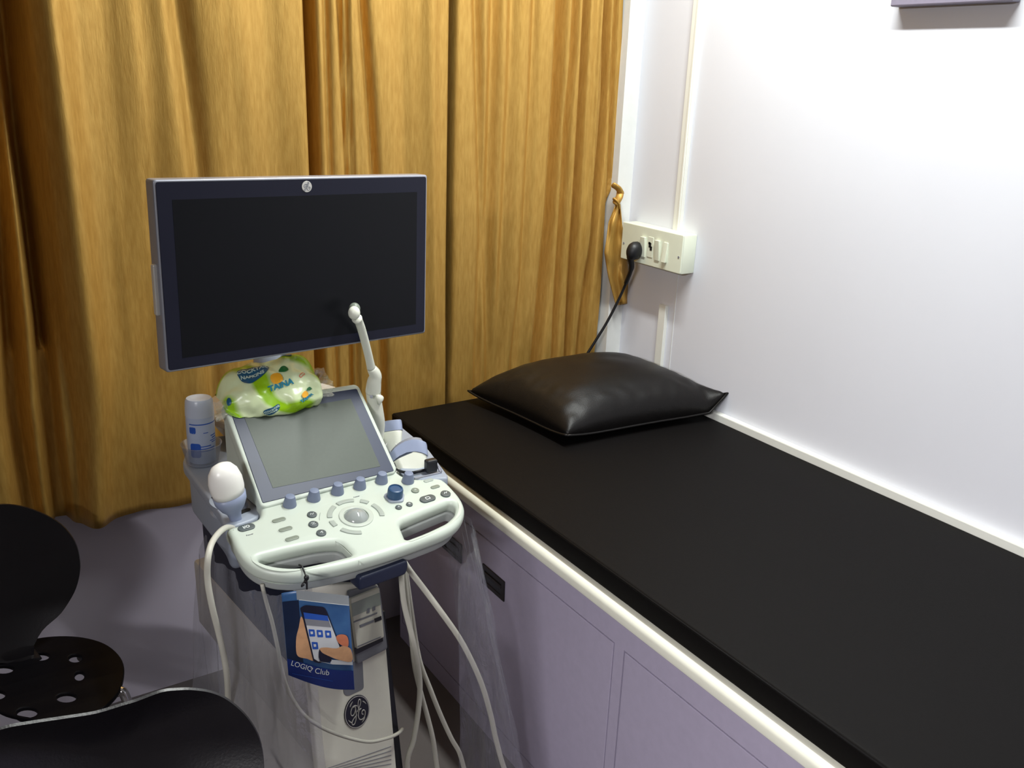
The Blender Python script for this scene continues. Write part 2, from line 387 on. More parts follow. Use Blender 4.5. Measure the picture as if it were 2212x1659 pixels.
# sash hanging at the jamb
def sash(i, j):
    Lp = [(1330, 440), (1314, 480), (1306, 545), (1314, 600), (1330, 660)]; Rp = [(1340, 440), (1345, 490), (1353, 548), (1357, 600), (1362, 654)]
    k = j * 4; a = min(3, int(k)); t = k - a
    lx, ly = lerp(Lp[a][0], Lp[a + 1][0], t), lerp(Lp[a][1], Lp[a + 1][1], t); rx, ry = lerp(Rp[a][0], Rp[a + 1][0], t), lerp(Rp[a][1], Rp[a + 1][1], t)
    w = math.sin(i * 3.1 * math.pi + j * 5) * .006 + .006 * nz(i * 3, j * 6, 2)
    return atY(lerp(lx, rx, i), lerp(ly, ry, i), 2.085 + w)
ts = obj('tieback', solid(grid(sash, 18, 34), .002), M_CURT, cr, 'ochre sash hanging beside the window jamb', smooth='all')
kn = bmesh.new()
for k, (x0, y0, x1, y1, r) in enumerate(((1322, 398, 1342, 420, .010), (1340, 412, 1328, 442, .011), (1324, 428, 1336, 450, .009))):
    a, b = atY(x0, y0, 2.09), atY(x1, y1, 2.085); tube(spline([a, (a + b) / 2 + V((0, -.008, .003)), b], 5), [r * .5] + [r] * 9 + [r * .6], 10, kn, sx=.45)
obj('knot', kn, M_CURT, ts, smooth='all')

# ---------------------------------------------------------------- examination bed
bed = thing('examination_bed', 'long lilac cabinet bed with cream edge running along the right wall', 'bed', (1.4, 1.1, 0))
XC = 1.03; YB0, YB1 = -.05, 2.108
def doorgap(bm, y0, y1, z0, z1): box(bm, (XC, y0, z0), (XC + .02, y1, z1))
cb = bmesh.new(); D = [(1.7205, 2.09), (1.156, 1.7175), (.585, 1.121), (.02, .55)]
zt, zb = .548, .06; g = .0035
ys = [YB0] + sorted([v for d in D for v in (d[0] - g, d[1] + g)]) + [YB1]
box(cb, (XC, YB0, zt + g), (XC + .018, YB1, .64)); box(cb, (XC, YB0, 0), (XC + .018, YB1, zb - g))
for k in range(0, len(ys), 2):
    if ys[k + 1] > ys[k]: box(cb, (XC, ys[k], zb - g), (XC + .018, ys[k + 1], zt + g))
box(cb, (XC + .02, YB0, .0), (1.79, YB0 + .018, .64)); box(cb, (XC + .02, YB1 - .018, 0), (1.79, YB1, .64))
obj('carcass', cb, M_LILAC, bed)
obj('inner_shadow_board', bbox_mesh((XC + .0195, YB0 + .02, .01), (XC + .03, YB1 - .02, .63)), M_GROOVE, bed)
for y0, y1 in D:
    dmesh = bbox_mesh((XC - .0005, y0, zb), (XC + .0185, y1, zt), .0012)
    d = obj('door', dmesh, M_LILAC, bed)
    hy0, hy1 = (y1 - .068 - .1, y1 - .068) if y0 < 1.7 else (1.752, 1.852)
    if y0 < 1.1: hy0, hy1 = y0 + .06, y0 + .16
    hb = flat([rect(0, 0, hy1 - hy0, .054, .002), rect(0, -.001, hy1 - hy0 - .026, .030, .002)], .005, .001)
    Pl = Plane((XC - .0035, (hy0 + hy1) / 2, .453), (0, -1, 0), (0, 0, 1))
    hd = obj('handle', onp(hb, Pl), M_BRONZE, d, 'dark recessed pull plate')
    obj('recess', onp(flat([rect(0, 0, hy1 - hy0 - .01, .045)], .002), Pl, -.0015), M_DARK, hd)
    obj('pull', onp(flat([rect(0, .006, hy1 - hy0 - .026, .009, .002)], .003, .001), Pl, .001), M_BRONZE, hd)
def bull(z0, z1, x0):
    return [(x0 + .004 - .004 * math.cos(a), z0 + .004 + .004 * math.sin(a)) for a in [math.pi * (k / 10 - .5) for k in range(5)]] + [(x0 + .016 - .016 * math.cos(a), z1 - .016 + .016 * math.sin(a)) for a in [math.pi / 2 * k / 8 for k in range(9)]]
pr = [(p[0], p[1]) for p in bull(.640, .670, .988)] + [(1.776, .670), (1.776, .640)]
obj('bed_top', loft([[V((x, y, z)) for x, z in pr] for y in (YB0, YB1)]), M_SLAB, bed, 'cream bullnose edged top', smooth=True)
# mattress
def mt(a, b, bev): return bbox_mesh(a, b, bev, seg=4)
ma = thing('mattress', 'thin dark brown leatherette mattress covering the bed top', 'mattress', (1.39, 1.04, .67))
bm = mt((1.006, YB0 + .02, .6705), (1.774, 2.108, .72), .007)
bmesh.ops.subdivide_edges(bm, edges=[e for e in bm.edges if e.calc_length() > .2], cuts=40, use_grid_fill=True)
for v in bm.verts:
    if v.co.z > .715:
        v.co.z += .0015 * nz(v.co.x * 5, v.co.y * 4)
        d = math.hypot((v.co.x - 1.6) / .22, (v.co.y - 1.3) / .3); v.co.z -= .0015 * math.exp(-d * d)
obj('cover', bm, M_LEATHER, ma, smooth=True)
sb = bmesh.new(); tube([(1.0065, YB0 + .03, .7165), (1.0065, 2.10, .7165)], .0022, 8, sb)
obj('piping', sb, M_LEATHER, ma, smooth='all')
# pillow
pc = [V((1.235, 2.085, 0)), V((1.285, 1.68, 0)), V((1.795, 1.635, 0)), V((1.785, 2.085, 0))]
def pil(sgn):
    def fn(i, j):
        a, b = i * 2 - 1, j * 2 - 1
        base = (pc[0] * (1 - i) + pc[3] * i) * j + (pc[1] * (1 - i) + pc[2] * i) * (1 - j)
        pin = 1 - .05 * (1 - a * a) * (b ** 4) - .0
        c = (pc[0] + pc[1] + pc[2] + pc[3]) / 4
        q = V((c.x + (base.x - c.x) * (1 - .045 * (1 - b * b) * abs(a) ** 5), c.y + (base.y - c.y) * (1 - .07 * (1 - a * a) * abs(b) ** 5), 0))
        h = max(0, (1 - abs(a) ** 3.2)) ** .5 * max(0, (1 - abs(b) ** 3.0)) ** .5
        corner = (abs(a) * abs(b)) ** 4
        z = .742 + .012 * corner + (h * (.115 if sgn > 0 else -.012))
        edge = max(abs(a), abs(b))
        if sgn > 0: z += .004 * nz(a * 3, b * 3, 5) * h + .005 * math.exp(-((edge - .8) / .13) ** 2) * nz(a * 7, b * 7, 1)
        if i > .9 and j < .4: z += .045 * ((i - .9) / .1) * (1 - j / .4) ** 1.2
        q.z = max(z, .7235); return q
    return fn
bm = grid(pil(1), 64, 52); b2 = grid(pil(-1), 64, 52)
for f in b2.faces: f.normal_flip()
pw = thing('pillow', 'dark brown leatherette pillow lying at the head of the mattress', 'pillow', (1.56, 1.89, .72))
merge(bm, b2); bmesh.ops.remove_doubles(bm, verts=bm.verts, dist=.0004)
obj('pillow_case', bm, M_PILLOW, pw, smooth='all')
def pedge(t):
    k = t * 4; a = int(k) % 4; f = k - int(k)
    if a == 0: return pil(1)(f, 0)
    if a == 1: return pil(1)(1, f)
    if a == 2: return pil(1)(1 - f, 1)
    return pil(1)(0, 1 - f)
obj('seam_piping', tube([pedge(k / 120) + V((0, 0, .0)) for k in range(121)], .0032, 8), M_PILLOW, pw, smooth='all')

# ---------------------------------------------------------------- socket box, plug
sk = thing('socket_box', 'white switch and socket box mounted on the right wall near the curtain', 'socket', (XW, 1.94, 1.1))
SB = Plane((1.745, 1.94, 1.153), (0, -1, 0), (0, 0, 1))
sbx = bbox_mesh((1.7475, 1.812, 1.098), (XW - .0005, 2.07, 1.206), .003)
obj('back_box', sbx, M_SOCK, sk, smooth=True)
obj('front_plate', onp(flat([rect(0, 0, .258, .108, .004)], .006, .002), SB, .002), M_SOCK, sk, smooth=True)
for y in (-.118, .118): obj('screw', onp(flat([oval(y, -.008, .0032, .0032, 14)], .001), SB, .003), M_MIDGREY, sk)
for cx in (-.029, .032, .064):
    m = bmesh.new(); P0 = SB
    w, h = (.019, .058) if cx < .06 else (.017, .056)
    rock = flat([rect(0, 0, w, h, .0015)], .008, .001)
    s = -1 if cx != .064 else 1
    mapbm(rock, lambda c: P0.P(cx + c.x, c.y - .004, .0075 + c.z - s * c.y * .10 * 1.0))
    obj('rocker_switch', rock, M_SOCK, sk, smooth=True)
so = obj('socket_outlet', onp(flat([rect(-.0, .0, .022, .058, .002)], .003, .0008), SB, .0035), M_SOCK, sk)
for (hx, hy, w, h) in ((-.001, .006, .010, .014), (.004, -.003, .009, .012), (-.004, .011, .008, .007)):
    obj('pin_hole', onp(flat([rect(hx, hy, w, h, .002)], .0006), SB, .0042), M_DARK, so)
pg = thing('power_plug', 'black power plug pushed into the left end of the socket box, with its cord', 'plug', atX(1370, 535, 1.70))
c0 = atX(1369, 540, 1.722)
secs = []
for h, a, b, oy in ((.021, .016, .019, 0), (.012, .020, .024, 0), (0, .021, .025, -.001), (-.010, .018, .023, -.003), (-.018, .012, .016, -.005), (-.022, .004, .006, -.006)):
    secs.append([V((1.722 - h * -1, c0.y + a * math.cos(t) * 1.0, c0.z + oy + b * math.sin(t) * (1.0 if math.sin(t) > 0 else 1.15))) for t in [2 * math.pi * k / 20 for k in range(20)]])
obj('plug_body', loft(secs), M_BLACK, pg, smooth='all')
cp = [V((1.712, c0.y + .004, c0.z - .018))] + [atY(x, y, Y) for x, y, Y in ((1364, 578, 2.00), (1352, 612, 2.03), (1335, 650, 2.05), (1310, 698, 2.07), (1284, 740, 2.09), (1262, 776, 2.105), (1245, 815, 2.112))]
obj('cord', tube(spline(cp, 6), [.0075, .007, .0065, .006] + [.0042] * 60, 10), M_BLACK, pg, smooth='all')
obj('strain_relief', tube(spline(cp[:3], 5), [.0095] * 3 + [.0085] * 3 + [.0065] * 5, 10), M_BLACK, pg, smooth='all')

# ---------------------------------------------------------------- the ultrasound machine
B0 = atZ(770, 1115, .84)
K = tilted(B0, 12)                                  # key panel plane
us = thing('ultrasound_machine', 'white ultrasound scanner on a beige column with a big dark monitor, standing by the bed', 'ultrasound machine', (.62, 1.45, 0))
def kp(pts): return K.uvs(pts)
def Z6(pts): return [(380 + x / 3.3515, 980 + y / 3.3515) for x, y in pts]
def Z1(pts): return [(380 + x / 2.962, 740 + y / 2.962) for x, y in pts]
outer = smoothloop(kp([(490, 1142), (500, 1163), (513, 1190), (532, 1212), (560, 1228), (600, 1237), (650, 1238), (720, 1226), (780, 1211), (850, 1190), (920, 1165), (965, 1147), (990, 1130), (1003, 1108), (1002, 1086), (985, 1060), (950, 1030)])
                   + kp([(900, 1032), (868, 1024), (835, 1000), (770, 1010), (700, 1020), (600, 1045), (556, 1075), (562, 1100), (555, 1118), (520, 1130)]), 5)
holeL = rpoly(kp([(552, 1203), (612, 1188), (690, 1171), (736, 1169), (762, 1196), (700, 1211), (648, 1222), (612, 1225), (577, 1219)]), [.012, 0, .03, .012, .008, .02, .02, .02, .02], 5)
holeR = rpoly(kp([(862, 1127), (915, 1105), (972, 1082), (985, 1090), (983, 1108), (964, 1126), (920, 1147), (877, 1163)]), [.012, 0, .012, .01, .01, .01, .02, .006], 5)
body = obj('key_panel', onp(flat([outer, holeL, holeR], .028, .0115, 5), K), M_WHITE, us, smooth=True)
# grey under tray below the panel, with shallow walls around the grips
def scaled(L, s, dy=0):
    cx = sum(p[0] for p in L) / len(L); cy = sum(p[1] for p in L) / len(L)
    return [(cx + (x - cx) * s, cy + (y - cy) * s + dy) for x, y in L]
obj('under_tray', onp(flat([scaled(outer, .955, .004), scaled(holeL, .97), scaled(holeR, .97)], .022, .004), K, -.0255), mat('under_grey', (160, 164, 162), .5, var=.02), us)
mid = kp(Z6([(1045, 430), (1040, 480), (1065, 545), (1120, 595), (1200, 660), (1270, 725), (1325, 765), (1335, 800)]))
obj('seam', tube([K.P(x, y, .0004 if i < len(mid) - 2 else -.003) for i, (x, y) in enumerate(spline([V((a, b, 0)) for a, b in mid], 5) and [(q.x, q.y) for q in spline([V((a, b, 0)) for a, b in mid], 5)])], .0006, 6), M_BTNL, body)
def button(name, loop, m, h=.0028, bev=.001, mark=None, label=None):
    o = obj(name, onp(flat([loop], h + .001, bev), K, h), m, us, label, smooth=True)
    if mark: obj('symbol', onp(mark, K, h + .0003), M_ICON, o)
    return o
def kz(x, y): return K.uv(380 + x / 3.3515, 980 + y / 3.3515)
for x, y in ((745, 483), (793, 549), (841, 617)):
    a, b = kz(x, y); obj('button_surround', onp(flat([pill(a, b, .029, .0135)], .0008), K, .0004), M_RING, us); button('slim_button', pill(a, b, .025, .0098), M_BTNO, .0018)
a, b = kz(510, 537); pw_ = text('I/O', .009, bold=.0002); mapbm(pw_, lambda c: V((c.x + a, c.y + b, c.z)))
button('power_button', pill(a, b, .030, .0165), M_BTND, .002, mark=pw_, label='dark oval power button')
a, b = kz(535, 587); tx = text('Power', .0048); obj('print', onp(mapbm(tx, lambda c: V((c.x + a, c.y + b, c.z))), K, .0003), M_INK, body)
def wave(a, b, s, kind):
    bm = bmesh.new()
    if kind == 0: pts = [(-1, -.3), (-.4, .5), (.1, -.4), (.9, .4)]
    elif kind == 1: pts = [(-.8, .6), (.8, .6), (-.8, -.5), (.8, -.5)]
    elif kind == 2: pts = [(.7, .6), (-.6, 0), (.7, -.1), (.2, -.8)]
    else: pts = [(-.7, -.5), (0, .7), (.7, -.5)]
    return tube([V((a + x * s, b + y * s, 0)) for x, y in pts], .0006, 5, bm)
for x, y, k, tt in ((985, 445, 0, 'Measure'), (995, 515, 1, 'Image'), (1052, 578, 2, '')):
    a, b = kz(x, y); button('round_button', oval(a, b, .0086, .0086), M_BTND, .0026, mark=wave(a, b, .004, k))
for x, y, k, r in ((1732, 270, 3, .0076), (1612, 392, 3, .0062), (1690, 370, 1, .0062)):
    a, b = kz(x, y); button('round_button', oval(a, b, r, r), M_BTNO if r > .007 else M_BTND, .0026, mark=wave(a, b, .0025, k))
a, b = kz(1828, 195); button('slim_button', pill(a, b, .021, .009), M_BTNL, .0016)
a, b = kz(1877, 242); button('slim_button', pill(a, b, .020, .009), M_BTNO, .0016)
a, b = kz(1952, 295); mk = tube([V((a - .004, b - .001, 0)), V((a - .001, b + .0025, 0)), V((a + .001, b - .0005, 0)), V((a + .004, b + .003, 0))], .0008, 5)
button('round_button', oval(a, b, .0098, .0098), M_BTND, .003, mark=mk)
a, b = kz(1822, 330); button('freeze_button', pill(a, b, .033, .0185), M_BTND, .003, mark=flat([rect(a, b, .0095, .0075, .002), rect(a, b, .0072, .0052, .001)], .0004), label='large dark oval button with a square symbol')
bx, by = kz(1305, 455)
obj('ball_ring', onp(flat([oval(bx, by, .031, .031, 64), oval(bx, by, .0225, .0225, 64)], .004, .0012), K, .0022), M_RING, us, smooth=True)
ballc = K.P(bx, by, -.011)
bm = bmesh.new(); bmesh.ops.create_uvsphere(bm, u_segments=48, v_segments=32, radius=.0245)
obj('trackball', mapbm(bm, lambda c: ballc + c), M_BALL, us, smooth='all')
def arc(a0, a1, r0, r1, n=14):
    A = [math.radians(a0 + (a1 - a0) * k / n) for k in range(n + 1)]
    return rpoly([(bx + r1 * math.cos(t), by + r1 * math.sin(t)) for t in A] + [(bx + r0 * math.cos(t), by + r0 * math.sin(t)) for t in A[::-1]], .0012, 2)
for a0, a1 in ((66, 107), (117, 160), (172, 191), (207, 252), (33, 52), (-24, 22)):
    button('arc_button', arc(a0, a1, .0425, .0515), M_BTNL, .0022, .0008)
a, b = kz(1308, 312); obj('print', onp(mapbm(text('Pointer', .0042), lambda c: V((c.x + a, c.y + b, c.z))), K, .0003), M_INK, body)
for px_, py_ in ((625.8, 1091), (677.8, 1078), (728.8, 1064), (777, 1052.5), (824, 1040.5), (881, 1040)):
    o = K.hit(px_, py_)
    kb = obj('knob', lathe([(.0122, 0), (.0120, .003), (.0090, .017), (.0082, .0195), (.004, .0205), (0, .0206)], o, K.n, 28), M_KNOB, us, smooth=True)
o = K.hit(*Z6([(1583, 312)])[0]); a, b = kz(1583, 318)
lob = [(a + .0185 * (1 + .07 * math.cos(5 * t)) * math.cos(t), b + .0185 * (1 + .07 * math.cos(5 * t)) * math.sin(t)) for t in [2 * math.pi * k / 60 for k in range(60)]]
obj('knob_collar', onp(flat([lob], .005, .0015), K, .004), M_GREYB, us, smooth=True)
obj('gain_knob', lathe([(.0150, .002), (.0146, .018), (.0135, .0215), (.011, .0225), (.0105, .0205), (0, .0205)], K.P(a, b), K.n, 40), M_BLUEK, us, 'round dark blue dial', smooth=True)

# touch panel
T = tilted(K.hit(709, 1052) + K.n * .012, 42, 5)
tf = rpoly(T.uvs([(480, 872), (766, 829), (776, 834), (858, 1012), (853, 1022), (575, 1097), (563, 1093)]), [.008, .004, .006, .006, .004, .004, .006], 4)
th = obj('touch_panel_housing', onp(flat([tf], .024, .004), T), M_WHITE, us, smooth=True)
tg = rpoly(T.uvs([(495, 881), (770, 840), (851, 1017.5), (567.4, 1087)]), .003, 3)
gl = obj('touch_panel', onp(flat([tg], .002, .0005), T, .0012), M_TPB, us, 'dark touch screen with a grey-blue border')
td = T.uvs([(527, 902), (757, 862), (821, 1008), (589, 1055)])
obj('display', onp(flat([td], .0008), T, .0017), M_TPS, gl)
# wedge carrying the touch panel
cs = T.uvs([(489, 884), (764, 840), (846, 1018), (568, 1090)])
bm = bmesh.new(); tp = [T.P(x, y, -.023) for x, y in cs]; lo = [V((p.x, p.y, .845 if i < 2 else K.P(0, (p - K.O).dot(K.v)).z - .012)) for i, p in enumerate(tp)]
a = [bm.verts.new(p) for p in tp]; b = [bm.verts.new(p) for p in lo]
for i in range(4): bm.faces.new((a[i], a[(i + 1) % 4], b[(i + 1) % 4], b[i]))
bm.faces.new(a); bm.faces.new(b[::-1]); bmesh.ops.recalc_face_normals(bm, faces=bm.faces)
obj('panel_wedge', bm, M_WHITE, us)

# side holder trays and round rear shelf
def hz(pts, z): return [(p.x, p.y) for p in [atZ(x, y, z) for x, y in pts]]
HP = lambda z: Plane((0, 0, z), (1, 0, 0), (0, 1, 0))
lt = rpoly(hz([(393, 1000), (405, 965), (440, 945), (500, 938), (530, 1010), (566, 1108), (552, 1120), (487, 1142), (474, 1108)], .845), [.02, .03, .03, .01, 0, .01, .01, .01, .008], 4)
lth = [oval(*hz([(497, 1085)], .845)[0], .026, .040, 28, .35)]
ltray = obj('holder_tray', onp(flat([lt] + lth, .022, .005), HP(.845)), M_GREYB, us, 'left grey-blue probe tray', smooth=True)
ltb = rpoly(hz([(405, 1010), (418, 975), (450, 955), (505, 950), (530, 1015), (560, 1100), (548, 1112), (492, 1130), (480, 1100)], .84), .02, 4)
obj('tray_skirt', onp(flat([ltb], .085, .012), HP(.825)), M_GREYB, ltray, smooth=True)
obj('slot', onp(flat([pill(*hz([(524, 1105)], .846)[0], .032, .011, .35)], .001), HP(.8462)), M_DARK, ltray)
rt = rpoly(hz([(800, 905), (862, 918), (925, 970), (968, 1028), (966, 1034), (893, 1037), (868, 1024), (845, 985)], .848), [.02, .02, .02, .006, .004, 0, 0, 0], 4)
rtray = obj('holder_tray', onp(flat([rt], .022, .005), HP(.850)), M_GREYB, us, 'right grey-blue probe tray', smooth=True)
rr = hz([(895, 1033), (966, 1029)], .852)
obj('tray_lip', bbox_mesh((rr[0][0], rr[0][1] - .002, .844), (rr[1][0], rr[0][1] + .002, .853), .001), M_SILVER, rtray)
obj('slot', onp(flat([pill(*hz([(905, 1018)], .851)[0], .034, .012, .05)], .001), HP(.8512)), M_DARK, rtray)
obj('hook', tube(spline([atZ(x, y, z) for x, y, z in ((922, 1018, .852), (930, 1006, .862), (940, 1003, .866), (948, 1010, .86), (952, 1020, .852))], 5), .0035, 8), M_SILVER, rtray, smooth='all')
sh = atZ(602, 872, .90)
shl = []
obj('rear_shelf', onp(flat([oval(sh.x, sh.y, .155, .15, 64)], .02, .006), HP(.905)), mat('shelf_beige', (206, 196, 184), .45, var=.02), us, smooth=True)
obj('rear_body', onp(flat([rpoly([(sh.x - .12, sh.y - .30), (sh.x + .12, sh.y - .28), (sh.x + .12, sh.y + .11), (sh.x - .12, sh.y + .11)], .03, 4)], .05, .008), HP(.885)), M_GREYB, us, smooth=True)

# monitor
MP = [atY(*p, 1) for p in ((330, 388.6), (922.4, 378), (919.3, 718.6), (361.8, 804.5))]
MC = (V((.318, 1.523, 1.426)) + V((.843, 1.597, 1.413)) + V((.837, 1.589, 1.098)) + V((.312, 1.514, 1.111))) / 4
mu = V((.9897, .1407, -.025)).normalized(); mv = UP - mu * UP.dot(mu)
MPl = Plane(MC, mu, (mv + V((.02, -.028, 0)) * -1 * 0 + V((.0, .028, 0))).normalized())
obj('monitor_shell', onp(flat([rect(0, 0, .5315, .3165, .006)], .034, .0035), MPl), M_SILVER, us, smooth=True)
mg = obj('monitor_glass', onp(flat([rect(0, 0, .524, .309, .005)], .002, .0006), MPl, .0010), M_GLASS, us)
obj('display', onp(flat([rect(.0015, -.005, .478, .262)], .0006), MPl, .0013), M_LCD, mg)
mb = obj('badge', onp(flat([oval(.003, .1415, .0098, .0098, 32)], .0012, .0003), MPl, .0018), M_BADGE, mg, 'small round silver badge')
GE = [[(.02, .30), (-.10, .36), (-.26, .34), (-.40, .18), (-.42, .0), (-.32, -.08), (-.2, 0), (-.10, .2), (-.12, .34), (-.22, .30)],
      [(-.10, .20), (-.10, -.05), (-.16, -.34), (-.28, -.52), (-.40, -.52), (-.42, -.40), (-.30, -.26), (-.06, -.12)],
      [(-.02, .02), (.12, .16), (.26, .38), (.27, .54), (.18, .56), (.10, .42), (.08, .2), (.14, .08), (.26, .10)],
      [(.26, .10), (.10, .02), (.02, -.18), (.06, -.38), (.22, -.46), (.40, -.38), (.48, -.18), (.42, -.04), (.30, -.06), (.26, -.18), (.34, -.24)]]
def monogram(P, cx, cy, r, th, lift):
    bm = bmesh.new()
    for s in GE:
        tube([P.P(cx + q.x * r, cy + q.y * r, lift) for q in spline([V((x, y, 0)) for x, y in s], 5)], th, 6, bm)
    return bm
obj('monogram', monogram(MPl, .003, .1415, .0135, .0006, .0019), M_MIDGREY, mb)
obj('side_button', onp(flat([rect(-.2675, -.02, .008, .085, .003)], .012, .002), MPl, -.010), M_BADGE, us, 'pale side grip on the monitor')
obj('monitor_rear', onp(flat([rect(0, -.01, .36, .20, .03)], .035, .012), MPl, -.033), M_GREYB, us, smooth=True)
mr = MPl.P(0, -.02, -.07)
obj('monitor_arm', tube(spline([mr, mr + V((0, .05, -.02)), V((sh.x + .01, sh.y + .06, 1.1)), V((sh.x, sh.y + .05, .98)), V((sh.x, sh.y + .05, .895))], 6), [.03] * 8 + [.034] * 60, 20), M_GREYB, us, smooth='all')

# column, chassis, base
pv = (YB * .19 + UP).normalized()
CP = Plane(V((.62, 1.40, .6)), YU, pv)
def cpv(pts): return CP.uvs(pts)
fl = cpv([(640, 1262), (818, 1262), (822, 1290), (857, 1659), (686, 1659), (660, 1440)])
botv = CP.uv(690, 1659)[1] - .17
uL, uR = CP.uv(690, 1659)[0], CP.uv(857, 1659)[0]
front = obj('column_front', onp(flat([rpoly([CP.uv(640, 1262), CP.uv(818, 1262), CP.uv(835, 1397), CP.uv(857, 1659), (uR, botv), (uL, botv), CP.uv(686, 1659), CP.uv(664, 1440)], .006, 3)], .02, .004), CP), M_BEIGE, us, 'beige front cover with a round emblem', smooth=True)
for k in range(8):      # ventilation louvres near the bottom
    x0, y0 = CP.uv(710 + 2 * k, 1655 - 0 * k)
    q = CP.uv(784, 1598)
    a = CP.uv(700 + k * 9, 1662 + k * 1.5); b = CP.uv(845, 1612 + k * 9.5)
    obj('louvre', tube([CP.P(*a, .0003), CP.P(*b, .0003)], .0007, 5), M_MIDGREY, front)
side = []
d0 = YB
base = CP.P(*CP.uv(672, 1500), -.02)
def pr3(p, dz=0): return p
Lw = CP.P(0, 0).dot(YU)
def chass(u0, u1, f0, f1, z0, z1, bev):
    bm = bbox_mesh((u0, f0, z0), (u1, f1, z1), bev)
    return mapbm(bm, lambda c: V((.62, 1.40, 0)) + YU * c.x + YB * (c.y + (.19 * (c.z - .6) if c.y < .2 else 0)) + UP * c.z)
obj('chassis', chass(uL - .002, uR + .016, .014, .56, .345, .515, .008), M_GREY, us, 'grey side box of the chassis', smooth=True)
obj('column_core', chass(uL + .003, uR + .02, .016, .50, .50, .80, .01), M_LATCH, us, 'dark inner column', smooth=True)
obj('column_side', chass(uR + .001, uR + .018, .006, .30, .12, .60, .003), M_DARK, us, 'dark side strip', smooth=True)
obj('column_lower', chass(uL + .004, uR + .014, .016, .42, .11, .36, .01), M_GREY, us, smooth=True)
obj('base', chass(uL - .10, uR + .10, -.02, .56, .06, .12, .02), M_GREY, us, smooth=True)
for x, y in ((uL - .06, .04), (uR + .06, .04), (uL - .06, .50), (uR + .06, .50)):
    c = V((.62, 1.40, .032)) + YU * x + YB * (y - (.11 if y < .2 else 0))
    cs_ = obj('caster', lathe([(.0315, -.012), (.032, -.008), (.032, .008), (.0315, .012)], c, YU, 28), M_DARK, us, smooth=True)
    obj('caster_fork', lathe([(.012, 0), (.014, .03)], c + UP * .024 + V((0, 0, 0)), UP, 14), M_GREY, cs_)
# printer in the column
pr_o = rpoly(cpv([(748, 1275), (808, 1262), (818, 1268), (835, 1400), (768, 1434)]), .006, 3)
obj('printer_surround', onp(flat([pr_o], .010, .003), CP, .006), M_MIDGREY, us, smooth=True)
prn = obj('printer', onp(flat([rpoly(cpv([(750, 1290), (812, 1266), (823, 1372), (764, 1398)]), .003, 3)], .014, .002), CP, .013), M_PAPER, us, 'pale thermal printer front')
obj('slot', onp(flat([cpv([(762, 1398), (822, 1372), (823, 1382), (764, 1411)])], .003), CP, .0085), M_DARK, prn)
obj('window', onp(flat([cpv([(752, 1300), (812, 1276), (815, 1302), (754, 1328)])], .001), CP, .0136), M_BTNL, prn)
for (a, b, c, d, m) in (((801, 1332), (816, 1326), (817, 1334), (802, 1340), M_DARK), ((769, 1346), (800, 1334), (800, 1339), (770, 1351), M_MIDGREY), ((756, 1338), (807, 1318), (807, 1321), (756, 1341), M_MIDGREY), ((785, 1311), (791, 1308), (791, 1318), (785, 1321), M_MIDGREY), ((797, 1307), (803, 1304), (803, 1313), (797, 1316), M_MIDGREY), ((765, 1391), (815, 1370), (815, 1372), (765, 1393), M_MIDGREY)):
    obj('marking', onp(flat([cpv([a, b, c, d])], .0006), CP, .0140), m, prn)
obj('recess', onp(flat([rpoly(cpv([(738, 1436), (783, 1424), (786, 1488), (752, 1504), (742, 1500)]), .006, 3)], .003, .001), CP, .001), M_MIDGREY, front)
gx, gy = CP.uv(770.5, 1537)
em = obj('emblem', onp(flat([oval(gx, gy, .0272, .0335, 56)], .003, .0008), CP, .002), M_NAVY, front, 'round navy emblem with script letters')
E3 = bmesh.new()
class PS:                           # stretched so that the emblem keeps its proportions
    def P(self, a, b, c): return CP.P(gx + a, gy + b * 1.22, c)
obj('ring', onp(flat([oval(gx, gy, .0262, .0322, 56), oval(gx, gy, .0250, .0308, 56)], .0006), CP, .0024), M_BADGE, em)
mono = monogram(PS(), .0003, 0, .0335, .0010, .0026)
for k in range(4):
    t0 = math.radians(18 + 90 * k)
    pts = [PS().P(.0215 * math.cos(t0 + q * .5) * (1 - .09 * q), .0215 * math.sin(t0 + q * .5) * (1 - .09 * q), .0026) for q in [i / 6 for i in range(7)]]
    tube(pts, [.0003, .0006, .0009, .0011, .0012, .0011, .0006], 6, mono)
obj('monogram', mono, M_BADGE, em)
# latch under the front edge
lc = K.hit(846, 1206) - K.n * .044 + YB * .012
LPn = Plane(lc, YU, UP)
obj('front_latch', mapbm(flat([rpoly([(-.052, -.014), (.042, -.014), (.048, .0), (.046, .014), (-.05, .012)], .006, 4)], .035, .004), lambda c: lc + YU * c.x + UP * c.y - YB * (c.z + .0)), M_LATCH, us, 'dark blue grip under the key panel', smooth=True)

# ---------------------------------------------------------------- probes, cup, bottle
def along(O, ax, wdir, prof, seg=24, sq=2.0):
    """sections (h, half width, half depth) along an axis; superellipse outline"""
    ax = V(ax).normalized(); w = (V(wdir) - ax * V(wdir).dot(ax)).normalized(); d = ax.cross(w); out = []
    for pr_ in prof:
        h, a, b = pr_[:3]; off = pr_[3] if len(pr_) > 3 else 0
        ring = []
        for k in range(seg):
            t = 2 * math.pi * k / seg; c, s = math.cos(t), math.sin(t)
            ring.append(V(O) + ax * h + w * (off + a * math.copysign(abs(c) ** (2 / sq), c)) + d * b * math.copysign(abs(s) ** (2 / sq), s))
        out.append(ring)
    return loft(out)
